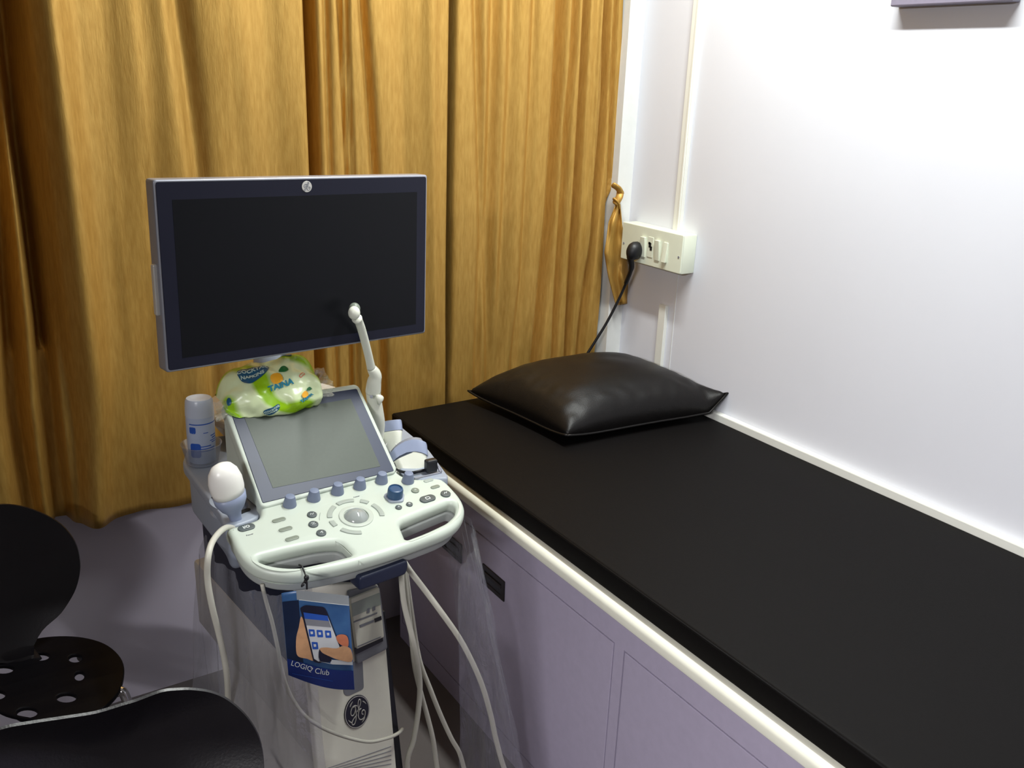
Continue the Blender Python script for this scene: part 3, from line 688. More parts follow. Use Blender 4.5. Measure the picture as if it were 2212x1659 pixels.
# convex probe in the left tray
p1 = atZ(508, 1116, .850); ht = atZ(487, 1040, .925)
cvx = thing('convex_probe', 'rounded cream-headed probe standing in the left tray by the cup', 'ultrasound probe', p1)
ax = (ht - p1).normalized(); L = (ht - p1).length
wd_ = YU
obj('grip', along(p1, ax, wd_, [(-.03, .009, .009), (.0, .0105, .010), (.012, .013, .012), (.022, .021, .017), (.036, .0275, .0215), (.050, .0285, .0225)], 28, 2.3), M_PROBEG, cvx, 'grey-blue grip', smooth='all')
obj('lens', along(p1, ax, wd_, [(.0495, .0275, .0215), (.062, .0292, .0230), (.080, .0292, .0230), (.096, .0255, .0205), (.107, .0185, .015), (.112, .010, .008), (.1135, .002, .002)], 28, 2.1), M_CREAM, cvx, 'smooth cream lens', smooth='all')
cb_ = [p1 - ax * .03] + [atY(x, y, Y) for x, y, Y in ((488, 1140, 1.41), (462, 1165, 1.36), (450, 1200, 1.33), (448, 1250, 1.33), (458, 1310, 1.33), (473, 1370, 1.34), (484, 1420, 1.35), (491, 1470, 1.36), (494, 1540, 1.40), (505, 1640, 1.45))] + [V((.47, 1.47, .2)), V((.49, 1.48, .02))]
obj('cable', tube(spline(cb_, 6), .0052, 10), M_CABLE, cvx, smooth='all')
# clear cup and bottle
cc = atZ(438, 998, .846)
cup = obj('cup', lathe([(.028, .002), (.030, 0), (.031, .003), (.0385, .040), (.0400, .041), (.0395, .0425), (.0375, .041), (.0298, .004), (0, .0035)], cc, UP, 40, cap=False), M_CUP, smooth='all')
tag(cup, 'clear plastic cup in the left tray with a bottle standing in it', 'cup')
bt = thing('gel_bottle', 'upturned frosted bottle with blue print standing in the clear cup', 'bottle', cc + UP * .003)
bo = cc + UP * .005; bax = V((.02, .02, 1)).normalized()
obj('bottle_body', along(bo, bax, YU, [(0, .024, .024), (.004, .0262, .0262), (.06, .0272, .0272), (.092, .0272, .0272), (.096, .0262, .0262)], 36), M_BOTTLE, bt, smooth=True)
obj('cap', along(bo, bax, YU, [(.096, .0278, .0278), (.112, .0272, .0272), (.126, .0262, .0262), (.131, .0235, .0235), (.1325, .018, .018), (.131, .010, .010)], 36), M_CAP, bt, 'frosted cap', smooth=True)
def wrap(bm, r, up0):
    bd = bax.cross(YU).normalized()
    def f(c):
        t = c.x / r; return bo + bax * (up0 + c.y) + (YU * math.sin(t) - YB * math.cos(t)) * (r + c.z)
    return mapbm(subdiv(bm, .006), f)
lb = flat([rect(0, 0, .066, .0022)], .0002)
obj('blue_line', wrap(lb, .0273, .084), M_BLUEINK, bt)
for (cx, cy, w, h) in ((-.026, .010, .014, .014), (-.022, -.032, .022, .030), (.018, -.004, .016, .0022), (.020, -.009, .014, .0022), (.017, -.014, .018, .0016), (.019, -.018, .014, .0016), (-.002, -.024, .024, .0018), (.004, -.029, .030, .0016), (0, -.034, .036, .002), (.0, .004, .010, .0014)):
    obj('print', wrap(flat([rect(cx, cy, w, h, min(w, h) * .3)], .0002), .0273, .062), M_BLUEINK, bt)
# slender endocavity probe in the right tray
def pd(x, y, Y): return atY(x, y, Y)
e0, e1, e2, e3 = pd(816, 925, 1.615), pd(806, 850, 1.60), pd(802, 795, 1.585), pd(764, 672, 1.52)
en = thing('endocavity_probe', 'tall slender white probe rising in front of the monitor', 'ultrasound probe', e0)
obj('grip', tube(spline([e0 - UP * .03, e0, (e0 + e1) / 2, e1 + V((0, 0, .004))], 6), [.010, .011, .012, .0125, .013, .0135, .0145, .0155, .016, .0165, .0165, .0165, .0162, .016, .0155, .0155, .015, .015, .015], 20), M_PROBE, en, smooth='all')
obj('collar', tube(spline([e1 + V((0, 0, .003)), pd(808, 825, 1.593), pd(811, 810, 1.588), e2], 4), [.0155, .0156, .0152, .0148, .0142, .0138, .013, .0126, .012, .0118, .0112, .0102, .009], 20), M_PROBE, en, smooth='all')
obj('shaft', tube(spline([e2, pd(792, 752, 1.565), pd(779, 705, 1.54), pd(771, 688, 1.528)], 6), [.0090, .0085, .0082] + [.0080] * 12 + [.0084, .009, .0096, .0100, .0104], 18), M_PROBE, en, smooth='all')
tip = bmesh.new(); bmesh.ops.create_uvsphere(tip, u_segments=24, v_segments=16, radius=.0112)
obj('tip', mapbm(tip, lambda c: pd(765, 676, 1.52) + V((c.x, c.y, c.z * 1.15))), M_PROBE, en, 'rounded tip', smooth='all')
tip = bmesh.new(); bmesh.ops.create_uvsphere(tip, u_segments=24, v_segments=16, radius=.0105)
obj('lens', mapbm(tip, lambda c: pd(766, 667, 1.53) + V((c.x, c.y, c.z * 1.1))), M_BTNO, en, 'dark grey lens behind the tip', smooth='all')
gb = pd(826, 862, 1.585)
obj('thumb_rest', along(gb - V((.012, 0, 0)), (1, 0, .25), UP, [(0, .012, .008), (.008, .009, .006), (.013, .005, .004), (.015, .001, .001)], 16), M_PROBE, en, smooth='all')
obj('orientation_dot', lathe([(.0035, 0), (.0035, .001), (.0, .0014)], pd(802, 857, 1.581), CAM - pd(802, 857, 1.58), 16), M_MIDGREY, en)
# two linear probes
def linear(x0, y0, Yd, wid, dep, hgt, lab, cam_yaw, big):
    o = pd(x0, y0, Yd); u, b = yawed(cam_yaw)
    t = thing('linear_probe', lab, 'ultrasound probe', o, 'broad probes in the right tray'); ax = (UP * .80 + YB * .50 + YU * .18).normalized()
    def bend(bm): return mapbm(bm, lambda c: c - ax * (big * .42 * (c - o).dot(u) ** 2 / wid))
    obj('grip', bend(along(o, ax, u, [(-.018, wid * .35, dep * .6), (0, wid * .55, dep * .9), (hgt * .35, wid * .85, dep), (hgt * .6, wid * .97, dep * 1.02), (hgt * .66, wid * .98, dep * 1.02)], 32, 3)), M_PROBE, t, 'cream grip', smooth='all')
    hd = obj('head', bend(along(o, ax, u, [(hgt * .655, wid * 1.03, dep * 1.08), (hgt * .95, wid * 1.04, dep * 1.08), (hgt, wid * 1.02, dep * 1.05), (hgt, wid * .97, dep * .82), (hgt * .985, wid * .96, dep * .80)], 36, 3.4)), M_PROBEG, t, 'grey-blue head', smooth=True)
    obj('lens', bend(along(o, ax, u, [(hgt * .97, wid * .95, dep * .8), (hgt * (1.02 + .06 * big), wid * .8, dep * .7), (hgt * (1.03 + .04 * big), wid * .4, dep * .6)], 36, 3)), M_MIDGREY, hd, smooth='all')
    w = ax.cross(u)
    obj('rib', tube(spline([o + ax * (hgt * (.12 + .3 * (1 - (k / 5) ** 2))) + u * (wid * .72 * k / 5) - ax.cross(u) * -1 * 0 - b * (dep * 1.0) for k in range(-5, 6)], 3), .0012, 6), M_CREAM, t)
    return t
linear(850, 975, 1.60, .024, .012, .064, 'smaller broad probe beside the slender white probe', -36, 0)
l2 = linear(886, 1028, 1.50, .040, .017, .070, 'larger broad probe at the front of the right tray', -32, 1)
cup2 = atZ(888, 1010, .852)
obj('holder_cup', lathe([(.030, 0), (.032, .0), (.035, .007), (.0335, .007), (.030, .001)], cup2, UP, 40, cap=False), M_DARK, rtray, smooth='all')
obj('holder_clip', bbox_mesh((cup2.x + .012, cup2.y - .047, .853), (cup2.x + .036, cup2.y - .030, .880), .004), M_DARK, rtray)

# cables on the right of the column
def cable(pts, lab, r=.0048, tail=None):
    P = [atY(x, y, Y) for x, y, Y in pts]
    if tail: P += [V(t) for t in tail]
    o = obj('probe_cable', tube(spline(P, 6), r, 10), M_CABLE, smooth='all'); tag(o, lab, 'cable', 'white cables below the key panel'); return o
cable([(868, 1205, 1.33), (885, 1232, 1.33), (918, 1275, 1.33), (955, 1325, 1.32), (992, 1378, 1.32), (1020, 1430, 1.32), (1043, 1485, 1.32), (1060, 1545, 1.32), (1072, 1600, 1.32), (1090, 1662, 1.32)], 'outermost white cable curving down towards the cabinet door', .0056, [(.93, 1.33, .1), (.91, 1.34, .01)])
cable([(866, 1215, 1.35), (868, 1260, 1.35), (874, 1310, 1.35), (889, 1370, 1.35), (900, 1420, 1.35), (907, 1480, 1.35), (903, 1540, 1.345), (893, 1600, 1.34), (880, 1662, 1.34)], 'white cable hugging the column and bending back to the left low down', .0055, [(.70, 1.34, .1), (.69, 1.33, .01)])
cable([(872, 1225, 1.37), (880, 1300, 1.37), (888, 1370, 1.37), (896, 1440, 1.37), (910, 1500, 1.37), (924, 1550, 1.365), (936, 1600, 1.36), (945, 1662, 1.36)], 'white cable between the hugging one and the outermost one, nearly straight', .005, [(.77, 1.36, .1), (.78, 1.36, .01)])
cable([(876, 1230, 1.39), (890, 1330, 1.39), (906, 1425, 1.385), (930, 1490, 1.38), (952, 1545, 1.375), (975, 1595, 1.37), (992, 1625, 1.37), (1003, 1662, 1.37)], 'dim white cable just inside the outermost cable', .005, [(.84, 1.37, .1), (.85, 1.37, .01)])
cable([(566, 1262, 1.31), (575, 1300, 1.31), (588, 1345, 1.31), (600, 1400, 1.315), (612, 1460, 1.32), (632, 1510, 1.325), (665, 1552, 1.32), (720, 1583, 1.32), (790, 1602, 1.32), (835, 1595, 1.32), (860, 1584, 1.33), (869, 1575, 1.365)], 'pale cable running into a folded plastic edge that loops low across the beige column front', .0035)  # low loop stands in for the plastic sheet's folded edge, drawn as cable

# ---------------------------------------------------------------- wipes pack
wc = V((0, 0, 0)); wA, wB = atZ(478, 872, 1.005), atZ(690, 842, 1.005)
wu = (wB - wA); wu.z = 0; wlen = wu.length; wu.normalize(); wb = V((-wu.y, wu.x, 0))
w0 = (wA + wB) / 2 + wb * .012; w0.z = .997
wp = thing('wipes_pack', 'crumpled lime and white pack of wipes lying above the touch screen', 'pack of wipes', (w0.x, w0.y, .93))
secw = [(-.045, -.022), (-.05, -.002), (-.044, .022), (-.026, .044), (0, .060), (.026, .066), (.046, .050), (.056, .02), (.05, -.02), (.02, -.04), (-.02, -.042)]
ss = [(p[0], p[1]) for p in smoothloop(secw, 6)]
TTOP = T.P(0, T.uv(620, 852)[1]).z
def wcut(v):
    v = v % 1.0 * len(ss); i = int(v); f = v - i; a, b = ss[i % len(ss)], ss[(i + 1) % len(ss)]; return lerp(a[0], b[0], f), lerp(a[1], b[1], f)
def wpack(u, v, off=0):
    a = u * 2 - 1; y, z = wcut(v)
    e = max(0, 1 - abs(a) ** 5) ** .5; e = .14 + .86 * e
    y2 = y * (.55 + .45 * e); z2 = .008 + z * e
    k = .010 * nz(a * 2.6, y * 30, z * 30) + .003 * nz(a * 6, y * 70, z * 70 + 5)
    r = math.hypot(y, z) + 1e-6
    x = a * wlen * .5 * (1 + .02 * nz(v * 7, 3))
    p = w0 + wu * x + wb * (y2 + (k + off) * y / r) + UP * (z2 - .006 + (k + off) * z / r + .008 * a)
    zt = T.O.z - ((p.x - T.O.x) * T.n.x + (p.y - T.O.y) * T.n.y) / T.n.z      # the pack lies on the screen and folds over its top edge
    p.z = max(p.z, min(zt, TTOP) + .0035 + off)
    return p
M_PACK = mat('lime_white_wrapper', (150, 200, 30), .28, spec=.5, bump=.3, bscale=45)
nt = M_PACK.node_tree; pb_ = nt.nodes['Principled BSDF']; tc = nt.nodes.new('ShaderNodeTexCoord'); wv = nt.nodes.new('ShaderNodeTexWave'); rp = nt.nodes.new('ShaderNodeValToRGB')
wv.inputs['Scale'].default_value = 5.2; wv.inputs['Distortion'].default_value = 7; wv.inputs['Detail'].default_value = 1; wv.inputs['Detail Scale'].default_value = 1.2; wv.inputs['Phase Offset'].default_value = 1.2
wv.bands_direction = 'DIAGONAL'
rp.color_ramp.elements[0].color = (*s2l((150, 198, 20)), 1); rp.color_ramp.elements[0].position = .2; rp.color_ramp.elements[1].color = (*s2l((222, 236, 190)), 1); rp.color_ramp.elements[1].position = .55
nt.links.new(tc.outputs['Object'], wv.inputs[0]); nt.links.new(wv.outputs[0], rp.inputs[0]); nt.links.new(rp.outputs[0], pb_.inputs['Base Color'])
wbm = grid(lambda i, j: wpack(i, j), 60, 66)
bmesh.ops.remove_doubles(wbm, verts=wbm.verts, dist=.00005); bmesh.ops.recalc_face_normals(wbm, faces=wbm.faces)
wr = obj('wrapper', wbm, M_PACK, wp, smooth='all')
# v positions: 0 front bottom ... ~.2 front top edge ... ~.45 top back
def wmap(bm, u0, v0, su, sv, rot=0, off=.0014, L=.006):
    c_, s_ = math.cos(rot), math.sin(rot)
    def f(c):
        x, y = c.x * c_ - c.y * s_, c.x * s_ + c.y * c_
        return wpack(u0 + x / wlen, v0 + y / .36, off + c.z)
    return mapbm(subdiv(bm, L), f)
M_TEAL = mat('teal_ink', (24, 84, 120), .4, var=.05); M_PALEINK = mat('pale_ink', (190, 214, 206), .4, var=.03); M_CYAN = mat('cyan_ink', (30, 130, 160), .4, var=.04)
M_ORANGE = mat('orange_ink', (244, 176, 40), .4, var=.05); M_GREENI = mat('leaf_green_ink', (20, 104, 52), .4, var=.05); M_RED = mat('red_ink', (214, 96, 72), .4, var=.03)
def pack_logo(u0, v0, s, rot):
    b = obj('blue_patch', wmap(flat([smoothloop([(-.022 * s, .012 * s), (-.008 * s, .016 * s), (.008 * s, .013 * s), (.024 * s, .010 * s), (.020 * s, -.006 * s), (.006 * s, -.014 * s), (-.012 * s, -.018 * s), (-.022 * s, -.004 * s)], 4)]), u0, v0, 1, 1, rot, .0012), M_TEAL, wr)
    obj('lettering', wmap(text('COCKTAIL', .0095 * s, bold=.0003), u0, v0 + .014 * s, 1, 1, rot, .0018, .004), M_PALEINK, b)
    obj('lettering', wmap(text('NAPKINS', .0085 * s, bold=.0003), u0 - .014 * s, v0 - .016 * s, 1, 1, rot, .0018, .004), M_PALEINK, b)
pack_logo(.34, .35, 1.25, -.10); pack_logo(.44, .075, .7, .25)
def pack_name(u0, v0, s, rot):
    n = obj('name_lettering', wmap(text('TAINA', .0125 * s, bold=.0005), u0, v0, 1, 1, rot, .0022, .004), M_CYAN, wr)
    obj('fruit', wmap(flat([smoothloop([(-.007 * s, .006 * s), (.004 * s, .009 * s), (.008 * s, .0 * s), (.005 * s, -.008 * s), (-.006 * s, -.008 * s), (-.010 * s, -.001 * s)], 4)]), u0 - .016 * s, v0 + .035 * s, 1, 1, rot, .0026), M_ORANGE, n)
    obj('leaf', wmap(flat([smoothloop([(-.002 * s, .0), (.004 * s, .006 * s), (.011 * s, .006 * s), (.012 * s, -.002 * s), (.006 * s, -.004 * s)], 4)]), u0 + .022 * s, v0 + .065 * s, 1, 1, rot, .0028), M_GREENI, n)
pack_name(.56, .225, 1.3, .12); pack_name(.80, .11, .8, .3)
obj('red_mark', wmap(flat([pill(0, 0, .017, .006), pill(0, 0, .014, .0035)]), .80, .27, 1, 1, .8, .0016), M_RED, wr)
obj('side_patch', wmap(flat([oval(0, 0, .004, .011)]), .045, .22, 1, 1, 0, .0016), M_TEAL, wr)
obj('corner_patch', wmap(flat([pill(0, 0, .022, .008)]), .72, .43, 1, 1, -.3, .0016), M_TEAL, wr)
def flap(side):
    def fn(i, j):
        v = .02 + j * .42 if side > 0 else -.05 + j * .3
        a = wpack(.985 if side > 0 else .03, v); out = (wu * side * (.022 + .008 * nz(j * 9, side * 3)) + UP * .006 * nz(j * 12, i * 3, 2) + wb * .01 * nz(j * 8, i * 2, 7) + UP * (-.016 * (1 - j) if side < 0 else .0)) * i
        return a + out
    return grid(fn, 8, 40)
obj('clear_flap', flap(1), M_FILM2, wp, 'clear torn film end', smooth='all'); obj('clear_flap', flap(-1), M_FILM2, wp, 'clear film end', smooth='all')
lowf = grid(lambda i, j: wpack(.15 + i * .16 , .93 + .0 * j) + (wb * -.004 + UP * -.016 * (1 - abs(i - .45)) ) * j * (1.0) + wb * .004 * nz(i * 6, j * 3), 12, 6)
obj('film_corner', lowf, M_FILM2, wp, smooth='all')

# ---------------------------------------------------------------- brochure hanging from the grip
YBR = 1.235
def bsurf(x, y, eps=0):
    cx = max(0, 690 - x) / 90; tt = (y - 1280) / 200
    return atY(x, y, YBR + .028 * cx ** 2 + .004 * math.sin(tt * 3 + x * .01) - eps)
def bp(x, y, eps=0): return bsurf(600 + x / 4.74, 1250 + y / 4.74, eps + (.0012 if eps else 0))
def bdec(loop, m, name, par, eps, L=14):
    b = flat([loop]); b = subdiv(b, L); return obj(name, mapbm(b, lambda c: bp(c.x, c.y, eps)), m, par)
br = thing('brochure', 'blue printed brochure with a phone picture hanging on a black string below the key panel', 'brochure', bp(450, 1120))
def bedge(i, j):
    tx, bx_ = lerp(38, 725, i), lerp(110, 785, i)
    ty = 105 + 200 * max(0, .28 - i) ** 1.2 + 70 * i ** 1.1; by_ = 985 + 150 * math.sin(min(1, i * 1.15) * math.pi / 2)
    return lerp(tx, bx_, j), lerp(ty, by_, j)
pg_ = obj('page', solid(grid(lambda i, j: bp(*bedge(i, j)), 30, 24), .0008), mat('brochure_sky', (70, 112, 160), .35, var=.25, scale=14, rgb2=(34, 72, 124)), br, 'blue printed page', smooth='all')
def band(j0, j1, i0, i1, m, name, eps): return obj(name, grid(lambda i, j: bp(*bedge(lerp(i0, i1, i), lerp(j0, j1, j)), eps), 24, 6), m, pg_)
band(.80, 1, 0, 1, mat('brochure_banner', (22, 46, 122), .35, var=.06, scale=20), 'banner', .0008)
band(0, .10, .22, 1, mat('brochure_header', (150, 156, 160), .4, var=.08, scale=20), 'header', .0008)
band(.10, .106, .25, 1, M_ICON, 'rule_line', .0010)
band(.106, .80, 0, .24, mat('brochure_shade', (20, 34, 62), .35, var=.2, scale=20), 'painted_dimming', .0008)  # darker colour painted in for the part dimmed behind the plastic
M_SKIN = mat('printed_skin', (206, 158, 118), .4, var=.12, scale=60); M_SKIN2 = mat('printed_finger', (196, 116, 84), .4, var=.15, scale=60); M_PH = mat('printed_phone', (22, 24, 46), .4, var=.05); M_PSC = mat('printed_screen', (205, 208, 212), .4, var=.02)
bdec(smoothloop([(240, 385), (215, 500), (190, 600), (188, 740), (215, 800), (300, 820), (365, 840), (350, 760), (330, 640), (280, 480)], 3), M_SKIN, 'printed_hand', pg_, .0010)
ph = bdec(rpoly([(225, 300), (280, 270), (470, 290), (500, 330), (650, 720), (430, 870), (365, 850), (255, 400)], 20, 3), M_PH, 'printed_phone', pg_, .0013)
bdec([(262, 345), (510, 380), (640, 715), (420, 850), (372, 820)], M_PSC, 'printed_screen', ph, .0016)
bdec([(262, 345), (510, 380), (525, 435), (275, 410)], M_BLUEINK, 'printed_header', ph, .0019)
bdec([(275, 410), (525, 435), (548, 500), (292, 478)], M_MIDGREY, 'printed_strip', ph, .0019)
for x, y in ((348, 555), (430, 562), (515, 568), (380, 685)):
    ic = bdec(rpoly([(x - 34, y - 38), (x + 28, y - 34), (x + 36, y + 38), (x - 24, y + 38)], 8, 2), M_BLUEINK, 'printed_icon', ph, .0020)
    bdec([(x - 14, y - 14), (x + 12, y - 14), (x + 14, y + 12), (x - 10, y + 14)], M_PSC, 'glyph', ic, .0022)
bdec(smoothloop([(600, 590), (650, 570), (705, 585), (725, 640), (715, 700), (650, 680), (610, 640)], 3), M_SKIN2, 'printed_fingertip', pg_, .0020)
bdec(smoothloop([(430, 715), (500, 705), (600, 715), (660, 690), (720, 700), (755, 740), (758, 850), (620, 830), (540, 800), (460, 760)], 3), M_SKIN, 'printed_finger', pg_, .0024)
bdec(smoothloop([(425, 725), (455, 760), (530, 800), (545, 850), (430, 840)], 3), M_PH, 'printed_shadow', pg_, .0022)
bdec([(400, 842), (540, 868), (540, 830), (640, 835), (765, 850), (768, 885), (560, 878)], M_PSC, 'printed_cuff', pg_, .0020)
def btext(s, x, y, size, m, ang, par, bold=0):
    b = text(s, size, th=0, align='LEFT', bold=bold); subdiv(b, 12); c_, s_ = math.cos(ang), math.sin(ang)
    return obj('lettering', mapbm(b, lambda c: bp(x + c.x * c_ + c.y * s_, y - (c.y * c_ - c.x * s_), .0014)), m, par)
btext('LOGIQ', 136, 864, 74, M_ICON, .30, pg_); btext('TM', 332, 918, 22, M_ICON, .12, pg_); btext('Club', 378, 944, 80, M_ICON, .15, pg_)
for k in range(26):
    x = 150 + k * 16; bdec([(x, 968 + .19 * (x - 150)), (x + 12, 970 + .19 * (x - 150)), (x + 12, 977 + .19 * (x - 150)), (x, 975 + .19 * (x - 150))], M_BLUEINK, 'fine_print', pg_, .0014)
# string over the grip
sp = [K.hit(646, 1221) + K.n * .001, K.hit(652, 1228) + K.n * .004, K.hit(658, 1240) + K.n * .002]
s1 = atY(662, 1252, YBR - .012); s2 = atY(663, 1272, YBR - .004)
st = tube(spline(sp + [s1, s2], 6), .0016, 8)
for c_, r_ in ((atY(662, 1248, YBR - .013), .0042), (atY(660, 1256, YBR - .012), .003)):
    b = bmesh.new(); bmesh.ops.create_icosphere(b, subdivisions=2, radius=r_); merge(st, mapbm(b, lambda c: c_ + c + V((0, 0, c.z * .3))))
tube(spline([s1, s1 + V((-.008, -.003, -.004)), s1 + V((-.009, -.002, -.009)), s1 + V((-.004, 0, -.008))], 4), .0012, 6, st)
obj('string', st, M_BLACK, br, 'knotted black string', smooth='all')

# ---------------------------------------------------------------- clear plastic sheets hanging round the machine
def sheetL(i, j):
    path = [atY(425, 1232, 1.86), V((.375, 1.62, .74)), V((.345, 1.42, .80)), V((.36, 1.31, .79)), V((.40, 1.285, .78)), V((.47, 1.30, .77))]
    low = [V((.37, 1.86, .06)), V((.37, 1.66, .05)), V((.36, 1.47, .04)), V((.38, 1.30, .05)), V((.43, 1.26, .05)), V((.49, 1.255, .06))]
    k = i * 5; a = min(4, int(k)); f = k - a
    p = path[a].lerp(path[a + 1], f); q = low[a].lerp(low[a + 1], f); r = p.lerp(q, j)
    w = (.012 + .02 * j) * nz(i * 11, j * 1.6, 4) + .006 * nz(i * 30, j * 5, 8)
    return r + V((-.8, -.6, 0)) * w - V((.5, .5, 0)) * .03 * math.sin(math.pi * j) * (.5 + nz(i * 4, 2))
tag(obj('plastic_sheet', grid(sheetL, 90, 50), M_FILM, smooth='all'), 'clear plastic sheet hanging round the left side of the scanner', 'plastic sheet', 'clear plastic sheets')
def sheetR(i, j):
    path = [V((.70, 1.20, .78)), V((.76, 1.25, .79)), V((.80, 1.33, .80)), V((.80, 1.46, .80))]
    low = [V((.74, 1.24, .04)), V((.90, 1.20, .04)), V((.965, 1.31, .04)), V((.95, 1.50, .04))]
    k = i * 3; a = min(2, int(k)); f = k - a
    p = path[a].lerp(path[a + 1], f); q = low[a].lerp(low[a + 1], f); r = p.lerp(q, j ** .9)
    w = (.012 + .02 * j) * nz(i * 8, j * 1.8, 14) + .007 * nz(i * 24, j * 6, 18)
    return r + V((.7, -.7, 0)) * w
tag(obj('plastic_sheet', grid(sheetR, 80, 50), M_FILMR, smooth='all'), 'clear plastic sheet hanging over the cables on the right of the scanner', 'plastic sheet', 'clear plastic sheets')

# ---------------------------------------------------------------- chairs
def ringsheet(outline, fn, n=10):
    cx = sum(p[0] for p in outline) / len(outline); cy = sum(p[1] for p in outline) / len(outline)
    bm = bmesh.new(); N = len(outline); rings = []
    for k in range(n, 0, -1):
        s = k / n; rings.append([bm.verts.new(fn(cx + (x - cx) * s, cy + (y - cy) * s, s)) for x, y in outline])
    c = bm.verts.new(fn(cx, cy, 0))
    for a, b in zip(rings, rings[1:]):
        for i in range(N): bm.faces.new((a[i], a[(i + 1) % N], b[(i + 1) % N], b[i]))
    for i in range(N): bm.faces.new((rings[-1][i], rings[-1][(i + 1) % N], c))
    bmesh.ops.recalc_face_normals(bm, faces=bm.faces); return bm
# chair with the round perforated seat
SZ = .42
sc_ = atZ(112, 1466, SZ)
ch = thing('shell_chair', 'black shell chair with a round seat pierced by a ring of holes', 'chair', (sc_.x, sc_.y, 0), 'black shell chairs')
so_ = [(p.x, p.y) for p in [atZ(x, y, SZ) for x, y in ((38, 1390), (80, 1378), (130, 1373), (180, 1376), (225, 1389), (255, 1412), (268, 1440), (262, 1480), (245, 1508), (210, 1536), (160, 1551), (105, 1556), (50, 1550), (0, 1536), (-35, 1505), (-40, 1465), (-20, 1425), (5, 1400))]]
hl = []
for x, y, w, h in ((87, 1417, 16, 7), (162, 1421, 12, 7), (171, 1459, 9, 8), (143, 1506, 18, 8), (58, 1538, 19, 9), (6, 1445, 19, 7), (-8, 1500, 16, 8)):
    hl.append([(p.x, p.y) for p in [atZ(x + 1.2 * w * math.cos(t), y + 1.25 * h * math.sin(t), SZ) for t in [2 * math.pi * k / 20 for k in range(20)]]])
obj('seat', onp(flat([smoothloop(so_, 4)] + hl, .010, .003), HP(SZ)), M_CHAIRIN, ch, 'seat with a ring of round holes', smooth=True)
YA = 1.93
Ar = [(48, 1400), (60, 1383), (87, 1345), (129, 1310), (157, 1268), (169, 1230), (170, 1199), (160.5, 1164), (133, 1132), (87, 1110), (35, 1098)]
aL = [(2 * 8 - x, y + (8 - x) * -.05) for x, y in Ar[::-1]]
AO = [(p.x, p.z) for p in [atY(x, y, YA) for x, y in Ar + aL]]
AO = smoothloop(AO, 4); acx = sum(p[0] for p in AO) / len(AO)
zt_ = max(p[1] for p in AO); zb_ = min(p[1] for p in AO)
def fa(x, z, s):
    k = (z - zb_) / (zt_ - zb_)
    return V((x, YA - .35 * (x - acx) ** 2 * 3 + .05 * (k - .5) - .16 * max(0, .3 - k) ** 1.3 - .02 * max(0, k - .85) , z))
obj('backrest', solid(ringsheet(AO, fa, 14), .006), M_CHAIR, ch, 'rounded backrest narrowing to a waist', smooth=True)
wa = fa(acx, zb_, 1)
obj('neck', loft([[V((c.x + w * math.cos(t), c.y + .4 * d * math.sin(t), c.z + d * math.sin(t))) for t in [2 * math.pi * k / 16 for k in range(16)]] for c, w, d in ((wa + V((0, .004, .03)), .03, .005), (wa + V((0, 0, 0)), .024, .006), (V((acx + .005, sc_.y + .12, SZ + .002)), .026, .006), (V((acx + .01, sc_.y + .09, SZ - .005)), .03, .005))]), M_CHAIR, ch, smooth=True)
for k, (dx, dy) in enumerate(((.10, -.09), (-.13, -.09), (.06, .075), (-.13, .10))):
    a = V((sc_.x + dx * 1.05, sc_.y + dy * .95, SZ - .016)); b = V((sc_.x + dx * 1.22, sc_.y + dy * 1.12, SZ - .05)); c = V((sc_.x + dx * 1.45, sc_.y + dy * 1.35, .02))
    lg = obj('leg', tube(spline([a, b, c], 8), .0095, 12), M_CHROME, ch, smooth='all')
    obj('foot', lathe([(.013, -.02), (.0135, 0), (.011, .008)], c, UP, 16), M_BLACK, lg)
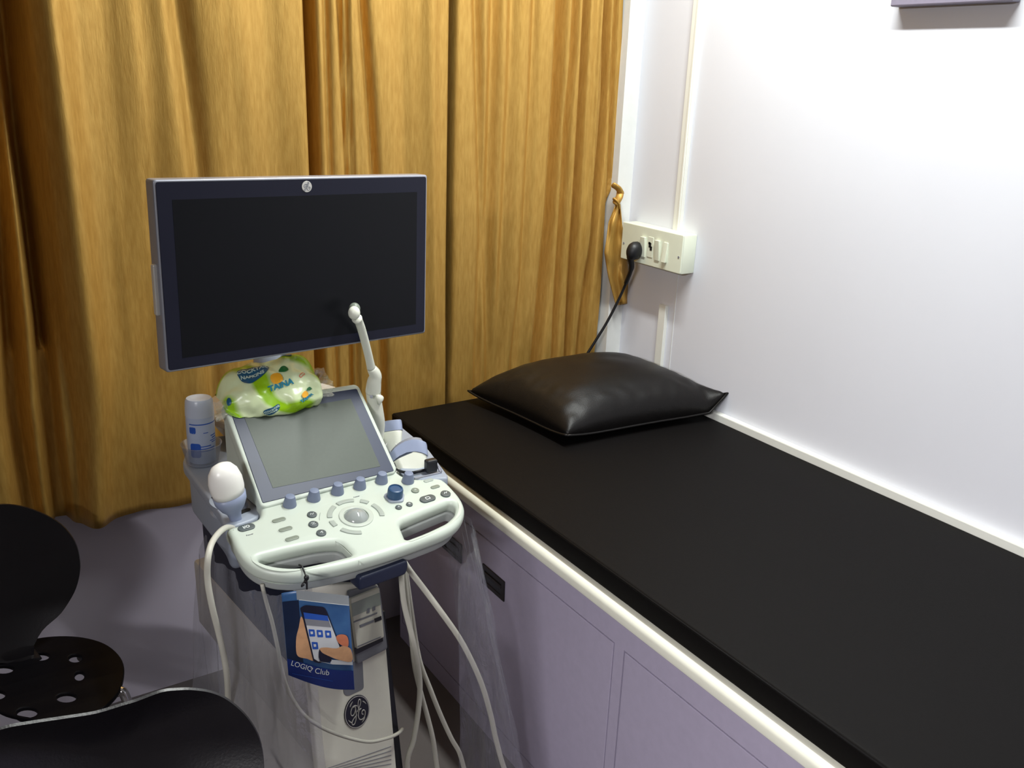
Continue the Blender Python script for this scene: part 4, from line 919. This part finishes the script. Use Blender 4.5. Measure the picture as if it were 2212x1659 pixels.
# nearer chair, seen from behind its backrest
PB = Plane(V((.16, .86, .80)), V((.985, .17, 0)), V((-.06, .34, .94)))
Bt = [(0, 1575), (70, 1562), (147, 1551), (209, 1541), (269, 1523), (297, 1514.6), (349, 1495), (385, 1490.5), (415, 1490), (454, 1495.5), (488.7, 1511), (523.6, 1541), (548, 1576), (560, 1611), (564, 1659), (558, 1730), (530, 1800), (470, 1880), (380, 1960), (280, 2010), (160, 2010), (20, 1960), (-90, 1880), (-140, 1780), (-130, 1690), (-80, 1610)]
BO = smoothloop(PB.uvs(Bt), 4)
bcx = sum(p[0] for p in BO) / len(BO); bcy = sum(p[1] for p in BO) / len(BO)
def fb(x, y, s): return PB.P(x, y, .30 * ((x - bcx) ** 2) * 1.0 - .05 * (1 - s * s) + .10 * max(0, bcy - .03 - y) ** 1.2)
chb = thing('shell_chair', 'black shell chair nearest the camera, its broad curved backrest at the bottom edge', 'chair', (.10, 1.02, 0), 'black shell chairs')
bk_ = solid(ringsheet(BO, fb, 16), -.0032)
obj('backrest', bk_, M_CHAIR, chb, 'broad curved backrest', smooth=True)
bb = min(BO, key=lambda p: p[1]); q0 = fb(bcx, bb[1] + .02, 1)
sB = V((q0.x - .01, q0.y + .16, SZ))
obj('neck', loft([[c + V((w * math.cos(t), d * .5 * math.sin(t), d * math.sin(t))) for t in [2 * math.pi * k / 16 for k in range(16)]] for c, w, d in ((q0 + UP * .02, .05, .005), (q0 + V((0, .01, -.05)), .03, .006), (sB + V((0, -.12, .01)), .035, .006), (sB + V((0, -.06, -.006)), .05, .005))]), M_CHAIR, chb, smooth=True)
obj('seat', onp(flat([oval(sB.x, sB.y, .15, .145, 48)] + [oval(sB.x + .085 * math.cos(t), sB.y + .085 * math.sin(t), .012, .012, 16) for t in [math.pi / 4 * k for k in range(8)]], .010, .003), HP(SZ - .02)), M_CHAIRIN, chb, smooth=True)
for dx, dy in ((.10, -.10), (-.10, -.10), (.10, .10), (-.10, .10)):
    a = V((sB.x + dx * .4, sB.y + dy * .4, SZ - .036)); b = V((sB.x + dx * 1.15, sB.y + dy * 1.1, SZ - .05)); c = V((sB.x + dx * 1.45, sB.y + dy * 1.35, .02))
    lg = obj('leg', tube(spline([a, b, c], 8), .0095, 12), M_CHROME, chb, smooth='all')
    obj('foot', lathe([(.013, -.02), (.0135, 0), (.011, .008)], c, UP, 16), M_BLACK, lg)
